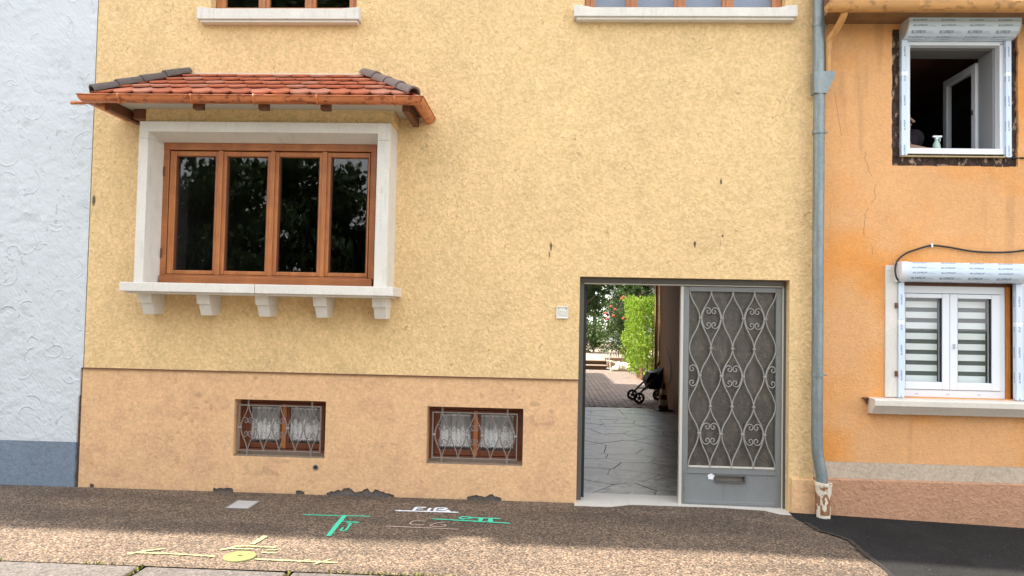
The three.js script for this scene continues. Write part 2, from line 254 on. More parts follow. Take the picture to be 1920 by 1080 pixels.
// ---------------------------------------------------------------- ground
{
  const pave = tex(1024, 1024, 2.4, 2.4, (x, y) => {
    const W = 2.4, wrap = (v, s) => v * s;      // grit of rounded pebbles in a brown binder
    const a = vn(0.8 * x * 100 - 0.6 * y * 100, 0.6 * x * 100 + 0.8 * y * 100, 1), b = vn(wrap(x, 170), wrap(y, 170), 2), c = vn(0.5 * x * 46 + 0.87 * y * 46, 0.5 * y * 46 - 0.87 * x * 46, 3), d = fbm(x / 0.4, y / 0.4, 6, 3);
    const e = 1 - sstep(0, 0.14, Math.abs(c - 0.5)), k = 0.60 + 0.66 * (a - 0.5) + 0.55 * (b - 0.5) + 0.12 * (c - 0.5) - 0.10 * e + 0.12 * (d - 0.5), hue = vn(x * 70, y * 70, 8);
    return [0.545 * k + 0.068, (0.472 - 0.02 * hue) * k + 0.056, (0.405 - 0.04 * hue) * k + 0.046];
  });
  const paveB = tex(1024, 1024, 2.4, 2.4, (x, y) => 0.65 * vn(0.8 * x * 100 - 0.6 * y * 100, 0.6 * x * 100 + 0.8 * y * 100, 1) + 0.35 * vn(x * 170, y * 170, 2), false);
  M.pavement = std({ map: pave, bumpMap: paveB, bumpScale: 0.007, roughness: 0.95, vertexColors: true });
  const g = new THREE.PlaneGeometry(34, 2.06, 340, 40).rotateX(-Math.PI / 2).translate(-1, 0, 1.03);
  const p = g.attributes.position, col = new Float32Array(p.count * 3);
  for (let i = 0; i < p.count; i++) {
    const x = p.getX(i), z = p.getZ(i); p.setY(i, gy(x));
    // worn and grimy patches of the old surface
    const grime = sstep(0.46, 0.66, fbm(x / 1.3, z / 0.28, 50, 4)), pale = sstep(0.55, 0.75, fbm(x / 0.5, z / 0.3, 54, 3));
    const k = 0.92 - 0.24 * grime + 0.14 * pale; col.set([k, k * 0.995, k * 0.985], i * 3);
  }
  g.setAttribute('color', new THREE.BufferAttribute(col, 3)); g.computeVertexNormals();
  struct(mesh('pavement', g, M.pavement));
  // new asphalt patch in front of the orange house
  const edge = [[2.235, 0.02], [2.25, 0.3], [2.30, 0.46], [2.30, 0.58], [2.38, 0.68], [2.455, 0.80], [2.46, 0.95], [2.445, 1.12], [2.44, 1.35], [2.42, 1.70], [2.40, 2.05]];
  const dense = new THREE.CatmullRomCurve3(edge.map(([x, z]) => V(x, 0, z))).getPoints(60).map((q, i) => [q.x + 0.018 * (vn(i * 0.7, 3, 9) - 0.5), q.z]);
  const asphaltMap = tex(512, 512, 1.6, 1.6, (x, y) => { const a = vn(x * 150, y * 150, 1), d = fbm(x / 0.3, y / 0.3, 6, 3), sp = vn(x * 60, y * 60, 4) > 0.93 ? 0.16 : 0; const k = 0.155 + 0.06 * (a - 0.5) + 0.04 * (d - 0.5) + sp * (a > 0.6 ? 1 : 0); return [k, k * 0.985, k * 0.98]; });
  M.asphalt = phy({ specularIntensity: 0.25, map: asphaltMap, bumpMap: fineBump, bumpScale: 0.004, roughness: 1 });
  M.bitumen = std({ color: lin(0.02, 0.02, 0.021), roughness: 0.55 });
  const a = prismY([...dense, [14, 2.05], [14, 0.02]], -0.06, 0.006); { const q = a.attributes.position; for (let i = 0; i < q.count; i++) q.setY(i, q.getY(i) + gy(q.getX(i))); a.computeVertexNormals(); }
  struct(mesh('asphalt_patch', a, M.asphalt), 'dark new asphalt patch in front of the orange house');
  const rib = []; const rr = rng(3);
  dense.slice(8).forEach(([x, z], i, l) => { const w = 0.018 + 0.016 * vn(i * 0.5, 1, 3); rib.push([x - w, z, x + w * 0.6]); });
  const pos = []; for (let i = 0; i + 1 < rib.length; i++) { const [a0, z0, b0] = rib[i], [a1, z1, b1] = rib[i + 1], y0 = gy(a0) + 0.010, y1 = gy(a1) + 0.010; pos.push(a0, y0, z0, a1, y1, z1, b0, y0, z0, b0, y0, z0, a1, y1, z1, b1, y1, z1); }
  const rg = new THREE.BufferGeometry().setAttribute('position', new THREE.Float32BufferAttribute(pos, 3)); rg.computeVertexNormals();
  struct(mesh('bitumen_seam', rg, M.bitumen));
  // road and land
  M.road = std({ map: tex(512, 512, 2, 2, (x, y) => { const k = 0.40 + 0.12 * (vn(x * 110, y * 110, 3) - 0.5) + 0.1 * (fbm(x / 0.5, y / 0.5, 5) - 0.5); return [k, k * 0.97, k * 0.93]; }), bumpMap: fineBump, bumpScale: 0.004, roughness: 0.95 });
  struct(mesh('road', bx(-40, 40, -0.5, -0.12, 2.38, 9.6), M.road));
  struct(mesh('far_pavement', bx(-40, 40, -0.5, -0.02, 9.6, 11.6), M.road));
  M.soil = std({ map: tex(256, 256, 3, 3, (x, y) => { const f = fbm(x / 0.3, y / 0.3, 7), g = vn(x * 40, y * 40, 2); return [0.28 + 0.14 * (f - 0.5) + 0.1 * (g - 0.5), 0.33 + 0.16 * (f - 0.5) + 0.1 * (g - 0.5), 0.16 + 0.06 * (f - 0.5)]; }), roughness: 1 });
  struct(mesh('ground', new THREE.PlaneGeometry(500, 500).rotateX(-Math.PI / 2).translate(0, -0.45, 0), M.soil));
  struct(mesh('roadside_grass', bx(-40, 40, -0.44, -0.03, 11.6, 40), M.soil));
}
// kerb of separate stones, flush with the pavement
{
  M.kerb = [0, 1, 2].map((k) => std({ color: lin(0.165 - 0.014 * k, 0.148 - 0.014 * k, 0.138 - 0.013 * k), roughness: 0.9, bumpMap: gritBump, bumpScale: 0.008, map: tex(256, 256, 0.8, 0.8, (x, y) => { const a = vn(x * 120, y * 120, k), b = vn(x * 40, y * 40, k + 4); const q = 0.82 + 0.34 * (a - 0.5) + 0.2 * (b - 0.5); return [q, q * 0.98, q * 0.96]; }) }));
  const kerb = new THREE.Group(); kerb.name = 'kerb'; scene.add(kerb); struct(kerb, 'row of granite kerb stones along the pavement edge');
  const r = rng(11);
  for (let x = -15.66, i = 0; x < 14; x += 1.0, i++) {
    const g = new RoundedBoxGeometry(0.975 - 0.02 * r(), 0.34, 0.31, 3, 0.022);
    const m = mesh('kerb_stone', uvm(g), M.kerb[i % 3], kerb); m.position.set(x + 0.5, gy(x + 0.5) - 0.168 + 0.004 * r(), 2.225 + 0.01 * (r() - 0.5)); m.rotation.y = 0.012 * (r() - 0.5);
    if (x > 1) m.rotation.z = -0.034;
  }
  const b = mesh('joint_mortar', bx(-16, 14, -0.55, -0.17, 2.055, 2.375), M.mortar, kerb);
}

// ---------------------------------------------------------------- yellow house
const house = thing('yellow_house', 'yellow roughcast townhouse with tiled bay window and iron gate', 'house');
const HX0 = -4.43, HX1 = 2.462, HD = -8.9, EAVE = 6.9;
{
  const gate = [0.306, 2.236, 2.10];
  const openings = { bay: rect(-3.66, -1.62, 1.965, 3.30), w1: rect(-3.31, -1.88, 4.60, 6.05), w2: rect(0.305, 2.18, 4.62, 6.05) };
  mesh('wall', slab([[HX0, 1.138], [gate[0], 1.138], [gate[0], gate[2]], [gate[1], gate[2]], [gate[1], -0.3], [HX1, -0.3], [HX1, EAVE], [HX0, EAVE]], Object.values(openings), -0.35, 0), M.yellow, house);
  // plinth with a crumbled lower edge that bares the mortar behind
  const r = rng(21), low = (x) => {
    let h = 0;
    for (const [a, b, t] of [[-3.20, -2.86, 0.034], [-2.36, -2.24, 0.045], [-2.10, -1.36, 0.066], [-1.34, -1.22, 0.022], [-0.83, -0.32, 0.040], [-4.36, -4.28, 0.035]]) if (x > a && x < b) { const u = (x - a) / (b - a); h = Math.max(h, t * Math.min(1, 4 * Math.min(u, 1 - u)) * (0.1 + 0.7 * vn(x * 13, a * 7, 4) + 0.75 * vn(x * 40, a * 7, 5) - 0.12)); }
    return h > 0.012 ? h : -0.25;
  };
  const bottom = []; for (let x = HX0 - 0.02; x < gate[0] - 0.005; x += 0.014) bottom.push([x, low(x) + 0.006 * r()]);
  bottom.push([gate[0], -0.25]);
  mesh('plinth', slab([...bottom, [gate[0], 1.130], [HX0 - 0.02, 1.130]], [rect(-2.952, -2.07, 0.337, 0.873), rect(-1.104, -0.2, 0.32, 0.853)], -0.35, -0.016), M.plinth, house);
  mesh('mortar_base', bx(HX0 + 0.02, gate[0] - 0.01, -0.3, 0.16, -0.34, -0.030), M.mortar, house);
  mesh('plinth_shadow_line', bx(HX0 - 0.022, gate[0] - 0.002, 1.128, 1.140, -0.2, 0.003), std({ color: lin(0.16, 0.07, 0.04), roughness: 0.6 }), house);  // brown strip drawn as the shadow line under the overhanging render
  mesh('corner_plinth', bx(2.256, HX1 + 0.01, -0.3, 0.283, -0.1, 0.028, 0.008), M.plinth, house);
  // body of the house
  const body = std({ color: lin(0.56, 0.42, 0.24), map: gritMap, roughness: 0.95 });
  mesh('end_wall', bx(HX0, HX0 + 0.2, -0.3, EAVE, HD, -0.36), body, house);
  mesh('end_wall', bx(HX1 - 0.06, HX1, -0.3, EAVE, HD, -0.36), body, house);
  mesh('rear_wall', [bx(HX0 + 0.2, 0.05, -0.3, EAVE, HD, HD + 0.3), bx(0.05, HX1 - 0.06, 2.7, EAVE, HD, HD + 0.3)], body, house);
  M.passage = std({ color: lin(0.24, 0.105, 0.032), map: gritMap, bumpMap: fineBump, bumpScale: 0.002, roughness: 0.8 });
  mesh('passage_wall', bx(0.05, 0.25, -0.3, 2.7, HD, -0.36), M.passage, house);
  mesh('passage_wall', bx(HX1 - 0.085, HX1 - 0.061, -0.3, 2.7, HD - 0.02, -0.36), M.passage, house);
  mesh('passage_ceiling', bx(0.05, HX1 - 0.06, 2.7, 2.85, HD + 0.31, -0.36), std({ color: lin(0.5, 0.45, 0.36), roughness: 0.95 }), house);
  // rooms behind the windows
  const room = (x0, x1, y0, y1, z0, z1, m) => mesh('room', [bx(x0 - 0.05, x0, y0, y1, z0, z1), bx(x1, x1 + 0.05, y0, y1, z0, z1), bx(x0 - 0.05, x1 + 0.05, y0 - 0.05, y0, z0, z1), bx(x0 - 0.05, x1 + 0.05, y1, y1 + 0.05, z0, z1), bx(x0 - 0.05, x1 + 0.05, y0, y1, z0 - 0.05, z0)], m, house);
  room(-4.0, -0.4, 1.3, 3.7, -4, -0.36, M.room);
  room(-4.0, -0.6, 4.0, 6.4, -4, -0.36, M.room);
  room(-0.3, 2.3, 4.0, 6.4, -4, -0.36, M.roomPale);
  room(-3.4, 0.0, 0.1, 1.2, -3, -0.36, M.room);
  // eaves and roof; the eave stops short of the neighbour's
  const rz = (HD - 0.45 + 0.45) / 2;
  M.roofFar = std({ color: lin(0.27, 0.10, 0.06), map: clayMap, roughness: 0.9 });
  const roof = mesh('roof', prismX([[0.47, EAVE - 0.02], [0.47, EAVE + 0.12], [rz, EAVE + 4.0], [HD - 0.45, EAVE + 0.12], [HD - 0.45, EAVE - 0.02]], -4.2, HX1), M.roofFar, house);
  mesh('roof_edge', prismX([[0.24, EAVE - 0.02], [0.24, EAVE + 0.12], [rz, EAVE + 3.98], [HD - 0.3, EAVE + 0.3], [HD - 0.3, EAVE]], HX0, -4.205), M.roofFar, house);
  mesh('unseen_wing', bx(-6, -1.75, -0.3, 9, -13.4, HD - 0.01), body, house);  // unseen wing, added and sized to shade the courtyard
}

// upper windows: stone sill with upturned ends, timber frame, panes
function timberWindow(x0, x1, y0, y1, z, bars, curtain, label) {
  const w = part('window', house, label);
  const head = 0.075;
  mesh('frame', [bx(x0, x1, y1 - head, y1, z - 0.06, z, 0.004), bx(x0, x0 + 0.05, y0, y1 - head, z - 0.06, z, 0.004), bx(x1 - 0.05, x1, y0, y1 - head, z - 0.06, z, 0.004), bx(x0 + 0.05, x1 - 0.05, y0, y0 + 0.04, z - 0.06, z, 0.004)], M.woodV, w);
  const edges = [x0 + 0.05, ...bars, x1 - 0.05];
  for (let i = 0; i + 1 < edges.length; i++) {
    const a = edges[i] + (i ? 0.012 : 0), b = edges[i + 1] - (i + 2 < edges.length ? 0.012 : 0), s = 0.042;
    mesh('sash', [bx(a, a + s, y0 + 0.042, y1 - head, z - 0.04, z + 0.006, 0.004), bx(b - s, b, y0 + 0.042, y1 - head, z - 0.04, z + 0.006, 0.004), bx(a + s, b - s, y0 + 0.042, y0 + 0.10, z - 0.04, z + 0.003, 0.004), bx(a + s, b - s, y1 - head - 0.05, y1 - head, z - 0.04, z + 0.003, 0.004)], M.woodV, w);
    mesh('pane', bx(a + s - 0.004, b - s + 0.004, y0 + 0.095, y1 - head - 0.045, z - 0.02, z - 0.016), M.pane, w);
    if (i) mesh('cover_strip', bx(edges[i] - 0.018, edges[i] + 0.018, y0 + 0.05, y1 - head, z + 0.008, z + 0.02, 0.004), M.woodV, w);
  }
  if (curtain) mesh('curtain', bx(x0 + 0.03, x1 - 0.03, y0 + 0.03, y1, z - 0.13, z - 0.125), curtain, w);
  return w;
}
function uprisedSill(parent, x0, x1, y0, y1, z1, ear) {
  const prof = [[x0, y0], [x1, y0], [x1, y1 + ear], [x1 - 0.05, y1 + ear], [x1 - 0.17, y1], [x0 + 0.17, y1], [x0 + 0.05, y1 + ear], [x0, y1 + ear]];
  mesh('sill', new THREE.ExtrudeGeometry(shapeOf(prof), { depth: 0.30, bevelEnabled: true, bevelSize: 0.004, bevelThickness: 0.004, bevelSegments: 1 }).translate(0, 0, z1 - 0.304), M.stone, parent);
  mesh('sill_underside', bx(x0 + 0.02, x1 - 0.02, y0 - 0.028, y0 - 0.004, -0.05, z1 - 0.02, 0.004), M.stone, parent);
}
{
  const w1 = timberWindow(-3.30, -1.885, 4.59, 6.0, -0.1, [-2.825, -2.365], null, 'three-light timber window above the bay');
  uprisedSill(w1, -3.396, -1.831, 4.503, 4.597, 0.1, 0.012);
  const curtain = std({ color: lin(0.20, 0.25, 0.34), roughness: 0.9 });
  const w2 = timberWindow(0.315, 2.175, 4.60, 6.0, -0.1, [0.76, 1.215, 1.67], curtain, 'four-light timber window with drawn blue curtain above the gate');
  uprisedSill(w2, 0.208, 2.258, 4.535, 4.612, 0.1, 0.022);
}

// ---------------------------------------------------------------- bay window
{
  const bay = part('bay_window', house, 'stone-framed bay window with four dark panes'), F = 0.33, B = 0.08;
  const yT = 3.445, yJ = 3.288, xo0 = -3.787, xo1 = -1.449;
  const xi0f = -3.70, xi0b = -3.665, xi1f = -1.562, xi1b = -1.625, yif = 3.352, yib = 3.296;
  mesh('stone_jamb', prismY([[xo0, 0.001], [xo0, F], [xi0f, F], [xi0b, B], [xi0b, 0.001]], 1.957, yJ), M.stone, bay);
  mesh('stone_jamb', prismY([[xo1, 0.001], [xo1, F], [xi1f, F], [xi1b, B], [xi1b, 0.001]].reverse(), 1.957, yJ), M.stone, bay);
  const ear = (o, f, b) => hull([[o, yJ + 0.003, F], [f, yJ + 0.003, F], [f, yif + 0.001, F], [o, yif + 0.001, F], [o, yJ + 0.003, 0.001], [b, yJ + 0.003, B], [b, yib, B], [b, yib, 0.001], [b, yJ + 0.003, 0.001], [o, yif + 0.001, 0.001]]);
  mesh('stone_lintel', [prismX([[0.001, yT], [F, yT], [F, yif], [B, yib], [0.001, yib]], xo0 + 0.0005, xo1 - 0.0005), ear(xo0, xi0f, xi0b), ear(xo1, xi1f, xi1b)], M.stone, bay);
  // sill of two stones on five corbels
  mesh('stone_sill', bx(-3.884, -2.632, 1.872, 1.956, -0.02, 0.40, 0.008), M.stone, bay);
  mesh('stone_sill', bx(-2.629, -1.373, 1.872, 1.956, -0.02, 0.40, 0.008), M.stone, bay);
  mesh('sill_moulding', bx(-3.835, -1.42, 1.856, 1.871, 0.0, 0.36), M.stone, bay);
  for (const cx of [-3.715, -3.165, -2.615, -2.075, -1.53]) {
    const c = [hull([[0.062, 0, 0], [-0.062, 0, 0], [0.062, 0, 0.27], [-0.062, 0, 0.27], [0.062, -0.085, 0], [-0.062, -0.085, 0], [0.062, -0.085, 0.245], [-0.062, -0.085, 0.245]]),
      hull([[0.057, -0.086, 0], [-0.057, -0.086, 0], [0.057, -0.086, 0.222], [-0.057, -0.086, 0.222], [0.05, -0.19, 0], [-0.05, -0.19, 0], [0.05, -0.19, 0.175], [-0.05, -0.19, 0.175]])];
    mesh('corbel', c.map((g) => g.translate(cx, 1.8555, 0.001)), M.stone, bay);
  }
  // timber frame and four sashes
  const z = 0.10;
  mesh('window_frame', [bx(-3.668, -1.622, 3.232, 3.30, 0.02, z + 0.008, 0.005), bx(-3.668, -3.612, 2.036, 3.232, 0.02, z + 0.004, 0.005), bx(-1.676, -1.622, 2.036, 3.232, 0.02, z + 0.004, 0.005)], M.woodH, bay);
  mesh('bottom_rail', [bx(-3.66, -1.63, 1.958, 2.034, 0.02, z + 0.035, 0.008), bx(-3.612, -1.676, 2.034, 2.046, 0.03, z + 0.02, 0.004)], M.woodH, bay);
  const cut = [-3.608, -3.108, -2.606, -2.110, -1.680];
  for (let i = 0; i < 4; i++) {
    const a = cut[i] + 0.003, b = cut[i + 1] - 0.003, sl = i ? 0.05 : 0.06, sr = i < 3 ? 0.05 : 0.016;
    mesh('sash', [bx(a, a + sl, 2.05, 3.222, 0.03, z, 0.006), bx(b - sr, b, 2.05, 3.222, 0.03, z, 0.006), bx(a + sl, b - sr, 2.05, 2.088, 0.03, z - 0.003, 0.006), bx(a + sl, b - sr, 3.178, 3.222, 0.03, z - 0.003, 0.006)], M.woodV, bay);
    mesh('glazing_bead', [bx(a + sl, a + sl + 0.008, 2.09, 3.176, 0.05, z - 0.012), bx(b - sr - 0.008, b - sr, 2.09, 3.176, 0.05, z - 0.012)], M.woodDark, bay);
    mesh('pane', bx(a + sl + 0.002, b - sr - 0.002, 2.083, 3.182, 0.055, 0.059), M.pane, bay);
    if (i) mesh('mullion', bx(cut[i] - 0.021, cut[i] + 0.021, 2.046, 3.226, z + 0.002, z + 0.020, 0.006), M.woodV, bay);
  }
  for (const [x, y] of [[-3.655, 2.98], [-3.655, 2.2]]) mesh('hinge', rod([x, y, z + 0.012], [x, y + 0.09, z + 0.012], 0.007), M.woodDark, bay);
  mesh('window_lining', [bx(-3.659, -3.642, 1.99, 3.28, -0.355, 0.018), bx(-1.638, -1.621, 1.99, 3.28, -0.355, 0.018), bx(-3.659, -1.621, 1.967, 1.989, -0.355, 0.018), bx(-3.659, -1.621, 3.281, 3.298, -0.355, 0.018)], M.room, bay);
  // rendered band between lintel and little roof
  mesh('rendered_band', bx(-3.762, -1.432, 3.4455, 3.61, 0.001, 0.272), M.yellow, bay);

  // hipped tile roof over the bay
  const roof = part('bay_roof', house, 'little hipped roof of rounded red clay tiles');
  const eY = 3.612, eZ = 0.625, xl = -4.045, xr = -1.195, tY = 3.975, tl = -3.53, tr = -1.75;
  mesh('roof_deck', hull([[xl, eY - 0.012, 0.003], [xr, eY - 0.012, 0.003], [xl, eY - 0.012, eZ - 0.03], [xr, eY - 0.012, eZ - 0.03], [tl, tY - 0.03, 0.003], [tr, tY - 0.03, 0.003], [xl, eY - 0.022, 0.003], [xr, eY - 0.022, eZ - 0.03], [xl, eY - 0.022, eZ - 0.03], [xr, eY - 0.022, 0.003]]), M.woodDark, roof);
  mesh('soffit', [bx(-3.98, -1.26, eY - 0.034, eY - 0.023, 0.275, 0.57), bx(-3.98, -3.77, eY - 0.034, eY - 0.023, 0.004, 0.274), bx(-1.43, -1.26, eY - 0.034, eY - 0.023, 0.004, 0.274)], std({ color: lin(0.50, 0.47, 0.41), roughness: 0.8 }), roof);
  const r = rng(33);
  function clip(poly, a, b) {                   // keep the side of line a->b that lies to its left
    const out = [], s = (p) => (b[0] - a[0]) * (p[1] - a[1]) - (b[1] - a[1]) * (p[0] - a[0]);
    poly.forEach((p, i) => { const q = poly[(i + 1) % poly.length], u = s(p), v = s(q); if (u >= 0) out.push(p); if (u * v < 0) { const t = u / (u - v); out.push([p[0] + t * (q[0] - p[0]), p[1] + t * (q[1] - p[1])]); } });
    return out;
  }
  function tiled(O, U, S, len, region) {         // O origin at eave, U along the eave, S up the slope; region: closed polygon (u, s) counter-clockwise
    const N = U.clone().cross(S).normalize(), us = region.map((p) => p[0]), u0 = Math.min(...us), u1 = Math.max(...us), rows = 5, ex = len / rows, tw = 0.178;
    for (let k = 0; k < rows; k++) for (let u = u0 - (k % 2) * tw / 2 - 0.03; u < u1; u += tw) {
      const s0 = k * ex + 0.006 * (r() - 0.5) - (k === 0 ? 0.02 : 0), w = tw - 0.005, L = Math.min(ex * 1.9, len - s0 + (k === 0 ? 0 : 0.0));
      let poly = []; for (let q = 0; q <= 6; q++) { const t = q / 6; poly.push([u + 0.0025 + w * t, s0 + 0.075 * (2 * t - 1) ** 2]); }
      poly.push([u + 0.0025 + w, s0 + L], [u + 0.0025, s0 + L]);
      for (let e = 0; e < region.length && poly.length > 2; e++) { if (e === 0) continue; poly = clip(poly, region[e], region[(e + 1) % region.length]); }
      if (poly.length < 3) continue;
      const area = Math.abs(poly.reduce((t, p, i) => { const q = poly[(i + 1) % poly.length]; return t + p[0] * q[1] - p[1] * q[0]; }, 0)) / 2; if (area < 0.002) continue;
      const g = new THREE.ExtrudeGeometry(shapeOf(poly.map(([a, b]) => [a, b - s0])), { depth: 0.013, bevelEnabled: true, bevelSize: 0.0015, bevelThickness: 0.002, bevelSegments: 1 });
      g.rotateX((k ? -0.155 : -0.05) - 0.02 * r()).translate(0, 0, k ? 0.040 : 0.022); g.rotateZ(0.004 * (r() - 0.5));
      const m = new THREE.Matrix4().makeBasis(U, S, N); m.setPosition(O.clone().addScaledVector(S, s0)); g.applyMatrix4(m);
      mesh('roof_tile', g, M.tiles[Math.floor(r() * 5)], roof);
    }
  }
  const sF = V(0, tY - eY, -eZ), lF = sF.length(); sF.normalize();
  tiled(V(xl, eY - 0.01, eZ), V(1, 0, 0), sF, lF, [[0, 0], [xr - xl, 0], [tr - xl, lF], [tl - xl, lF]]);
  for (const [O, U, S] of [[V(xl, eY - 0.01, 0.004), V(0, 0, 1), V(tl - xl, tY - eY, 0)], [V(xr, eY - 0.01, eZ), V(0, 0, -1), V(tr - xr, tY - eY, 0)]]) { const l = S.length(); S.normalize(); const left = O.x === xl; tiled(O, U, S, l, left ? [[0, 0], [eZ, 0], [0.004, l]] : [[0, 0], [eZ - 0.004, 0], [eZ - 0.004, l]]); }
  // hip tiles: overlapping half-round pieces
  for (const [a, b, m] of [[V(xl - 0.012, eY + 0.022, eZ + 0.012), V(tl + 0.02, tY + 0.028, 0.02), M.hipTile[0]], [V(xr + 0.012, eY + 0.022, eZ + 0.012), V(tr - 0.02, tY + 0.028, 0.02), M.hipTile[1]]]) {
    const d = b.clone().sub(a), n = 4, l = d.length() / n;
    for (let k = 0; k < n; k++) {
      const g = new THREE.LatheGeometry([[0.068, 0], [0.068, 0.02], [0.054, l * 1.12], [0.040, l * 1.12], [0.052, 0], [0.068, 0]].map((p) => new THREE.Vector2(...p)), 14, Math.PI * 0, Math.PI);
      // open half faces down
      const Y = d.clone().normalize(), X = Y.clone().cross(V(0, 1, 0)).normalize(), Z = X.clone().cross(Y).normalize();
      const up = Z.y > 0 ? Z : Z.negate();
      const mt = new THREE.Matrix4().makeBasis(up.clone().clone(), Y, up.clone().cross(Y));
      // lathe half runs over angles 0..pi about y: sweeps +z through +x to -z, so +x (mapped to up) is the crown
      g.applyMatrix4(mt.setPosition(a.clone().addScaledVector(Y, k * l).addScaledVector(up, -0.012 + 0.004 * (k % 2))));
      mesh('hip_tile', toCreasedNormals(g, 0.6), m, roof);
    }
  }
  mesh('wall_flashing', bx(tl + 0.02, tr - 0.02, tY - 0.012, tY + 0.028, 0.002, 0.022, 0.006), M.stoneWarm, roof);
  // copper gutter round three sides
  {
    const path = [[xl - 0.045, 0.004], [xl - 0.045, eZ + 0.03], [xr + 0.045, eZ + 0.03], [xr + 0.045, 0.004]], prof = [], R = 0.056;
    for (let k = 0; k <= 10; k++) { const t = Math.PI + Math.PI * k / 10; prof.push([R * Math.cos(t), R * Math.sin(t)]); }     // outside bottom half, inner edge at -R, outer at +R
    prof.push([R + 0.008, 0.004], [R + 0.006, 0.010], [R - 0.004, 0.008]);
    for (let k = 10; k >= 0; k--) { const t = Math.PI + Math.PI * k / 10; prof.push([(R - 0.004) * Math.cos(t), (R - 0.004) * Math.sin(t)]); }
    const out = [V(-1, 0, 0), V(-1, 0, 1), V(1, 0, 1), V(1, 0, 0)], idx = [], pos = [], n = prof.length;
    path.forEach(([x, zz], i) => prof.forEach(([o, y]) => pos.push(x + out[i].x * o, 3.578 + y, zz + out[i].z * o)));
    for (let i = 0; i < 3; i++) for (let k = 0; k < n; k++) { const a = i * n + k, b = i * n + (k + 1) % n, c = a + n, d = b + n; idx.push(a, b, c, b, d, c); }
    let g = new THREE.BufferGeometry().setAttribute('position', new THREE.Float32BufferAttribute(pos, 3)); g.setIndex(idx); g = toCreasedNormals(g.toNonIndexed(), 0.7);
    mesh('gutter', g, M.copper, roof);
    mesh('gutter_end', [new THREE.CircleGeometry(R, 14, Math.PI, Math.PI).translate(xr + 0.045, 3.578, 0.006)], M.copper, roof);
    mesh('outlet_spout', [tube([[xl - 0.02, 3.536, eZ + 0.0], [xl - 0.12, 3.530, eZ + 0.0], [xl - 0.205, 3.528, eZ - 0.0]], 0.016, 8, 10)], M.copper, roof);
    for (const x of [-3.78, -3.13, -2.575, -2.02, -1.34]) {
      const s = []; for (let k = 0; k <= 8; k++) { const t = -Math.PI * 0.5 + Math.PI * 0.5 * k / 8; s.push([x, 3.578 + 0.0585 * Math.sin(t), eZ + 0.03 + 0.0585 * Math.cos(t)]); }
      s.push([x, 3.592, eZ + 0.08]);
      mesh('gutter_bracket', tube(s, 0.010, 14, 6), M.copper, roof);
    }
    for (const x of [-3.12, -2.53, -1.975]) mesh('rafter_tail', bx(x - 0.042, x + 0.042, 3.492, 3.577, 0.53, 0.60, 0.006), M.woodDark, roof);
    mesh('wall_plate', bx(-3.885, -3.764, 3.485, 3.575, 0.02, 0.27, 0.006), M.woodDark, roof);
    mesh('wall_plate', bx(-1.30, -1.245, 3.49, 3.577, 0.01, 0.56, 0.006), M.woodDark, roof);
    mesh('verge_board', bx(-3.985, -3.93, 3.485, 3.577, 0.01, 0.56, 0.006), M.woodDark, roof);
  }
}

// ---------------------------------------------------------------- wrought iron helpers
// one wavy bar: swings from x0 to x1 and back at each level
function strand(x0, x1, levels, z, r) {
  const pts = [];
  for (let k = 0; k + 1 < levels.length; k++) for (let q = 0; q < 8; q++) {
    const t = q / 8, s = t < 0.5 ? 0.5 * Math.pow(2 * t, 1.75) : 1 - 0.5 * Math.pow(2 * (1 - t), 1.75), e = k % 2 ? 1 - s : s;
    pts.push(V(x0 + (x1 - x0) * e, levels[k] + (levels[k + 1] - levels[k]) * t, z));
  }
  const n = levels.length - 1; pts.push(V((n % 2) ? x1 : x0, levels[n], z));
  return new THREE.TubeGeometry(new THREE.CatmullRomCurve3(pts), pts.length * 2, r, 6);
}
// one C-scroll in a cell of half-width w: side -1/1, up -1/1
function scroll(cx, cy, w, h, sx, sy, z, r) {
  const k = [[-1, 0.02], [-0.93, 0.42], [-0.70, 0.86], [-0.42, 1.0], [-0.14, 0.88], [-0.06, 0.62], [-0.22, 0.44], [-0.42, 0.50], [-0.44, 0.70], [-0.30, 0.74]];
  return tube(k.map(([a, b]) => [cx + sx * a * w, cy + sy * b * h, z]), r, 36, 6);
}
function collar(x, y, z, w = 0.026) { return bx(x - w / 2, x + w / 2, y - 0.0085, y + 0.0085, z - 0.012, z + 0.014, 0.003); }

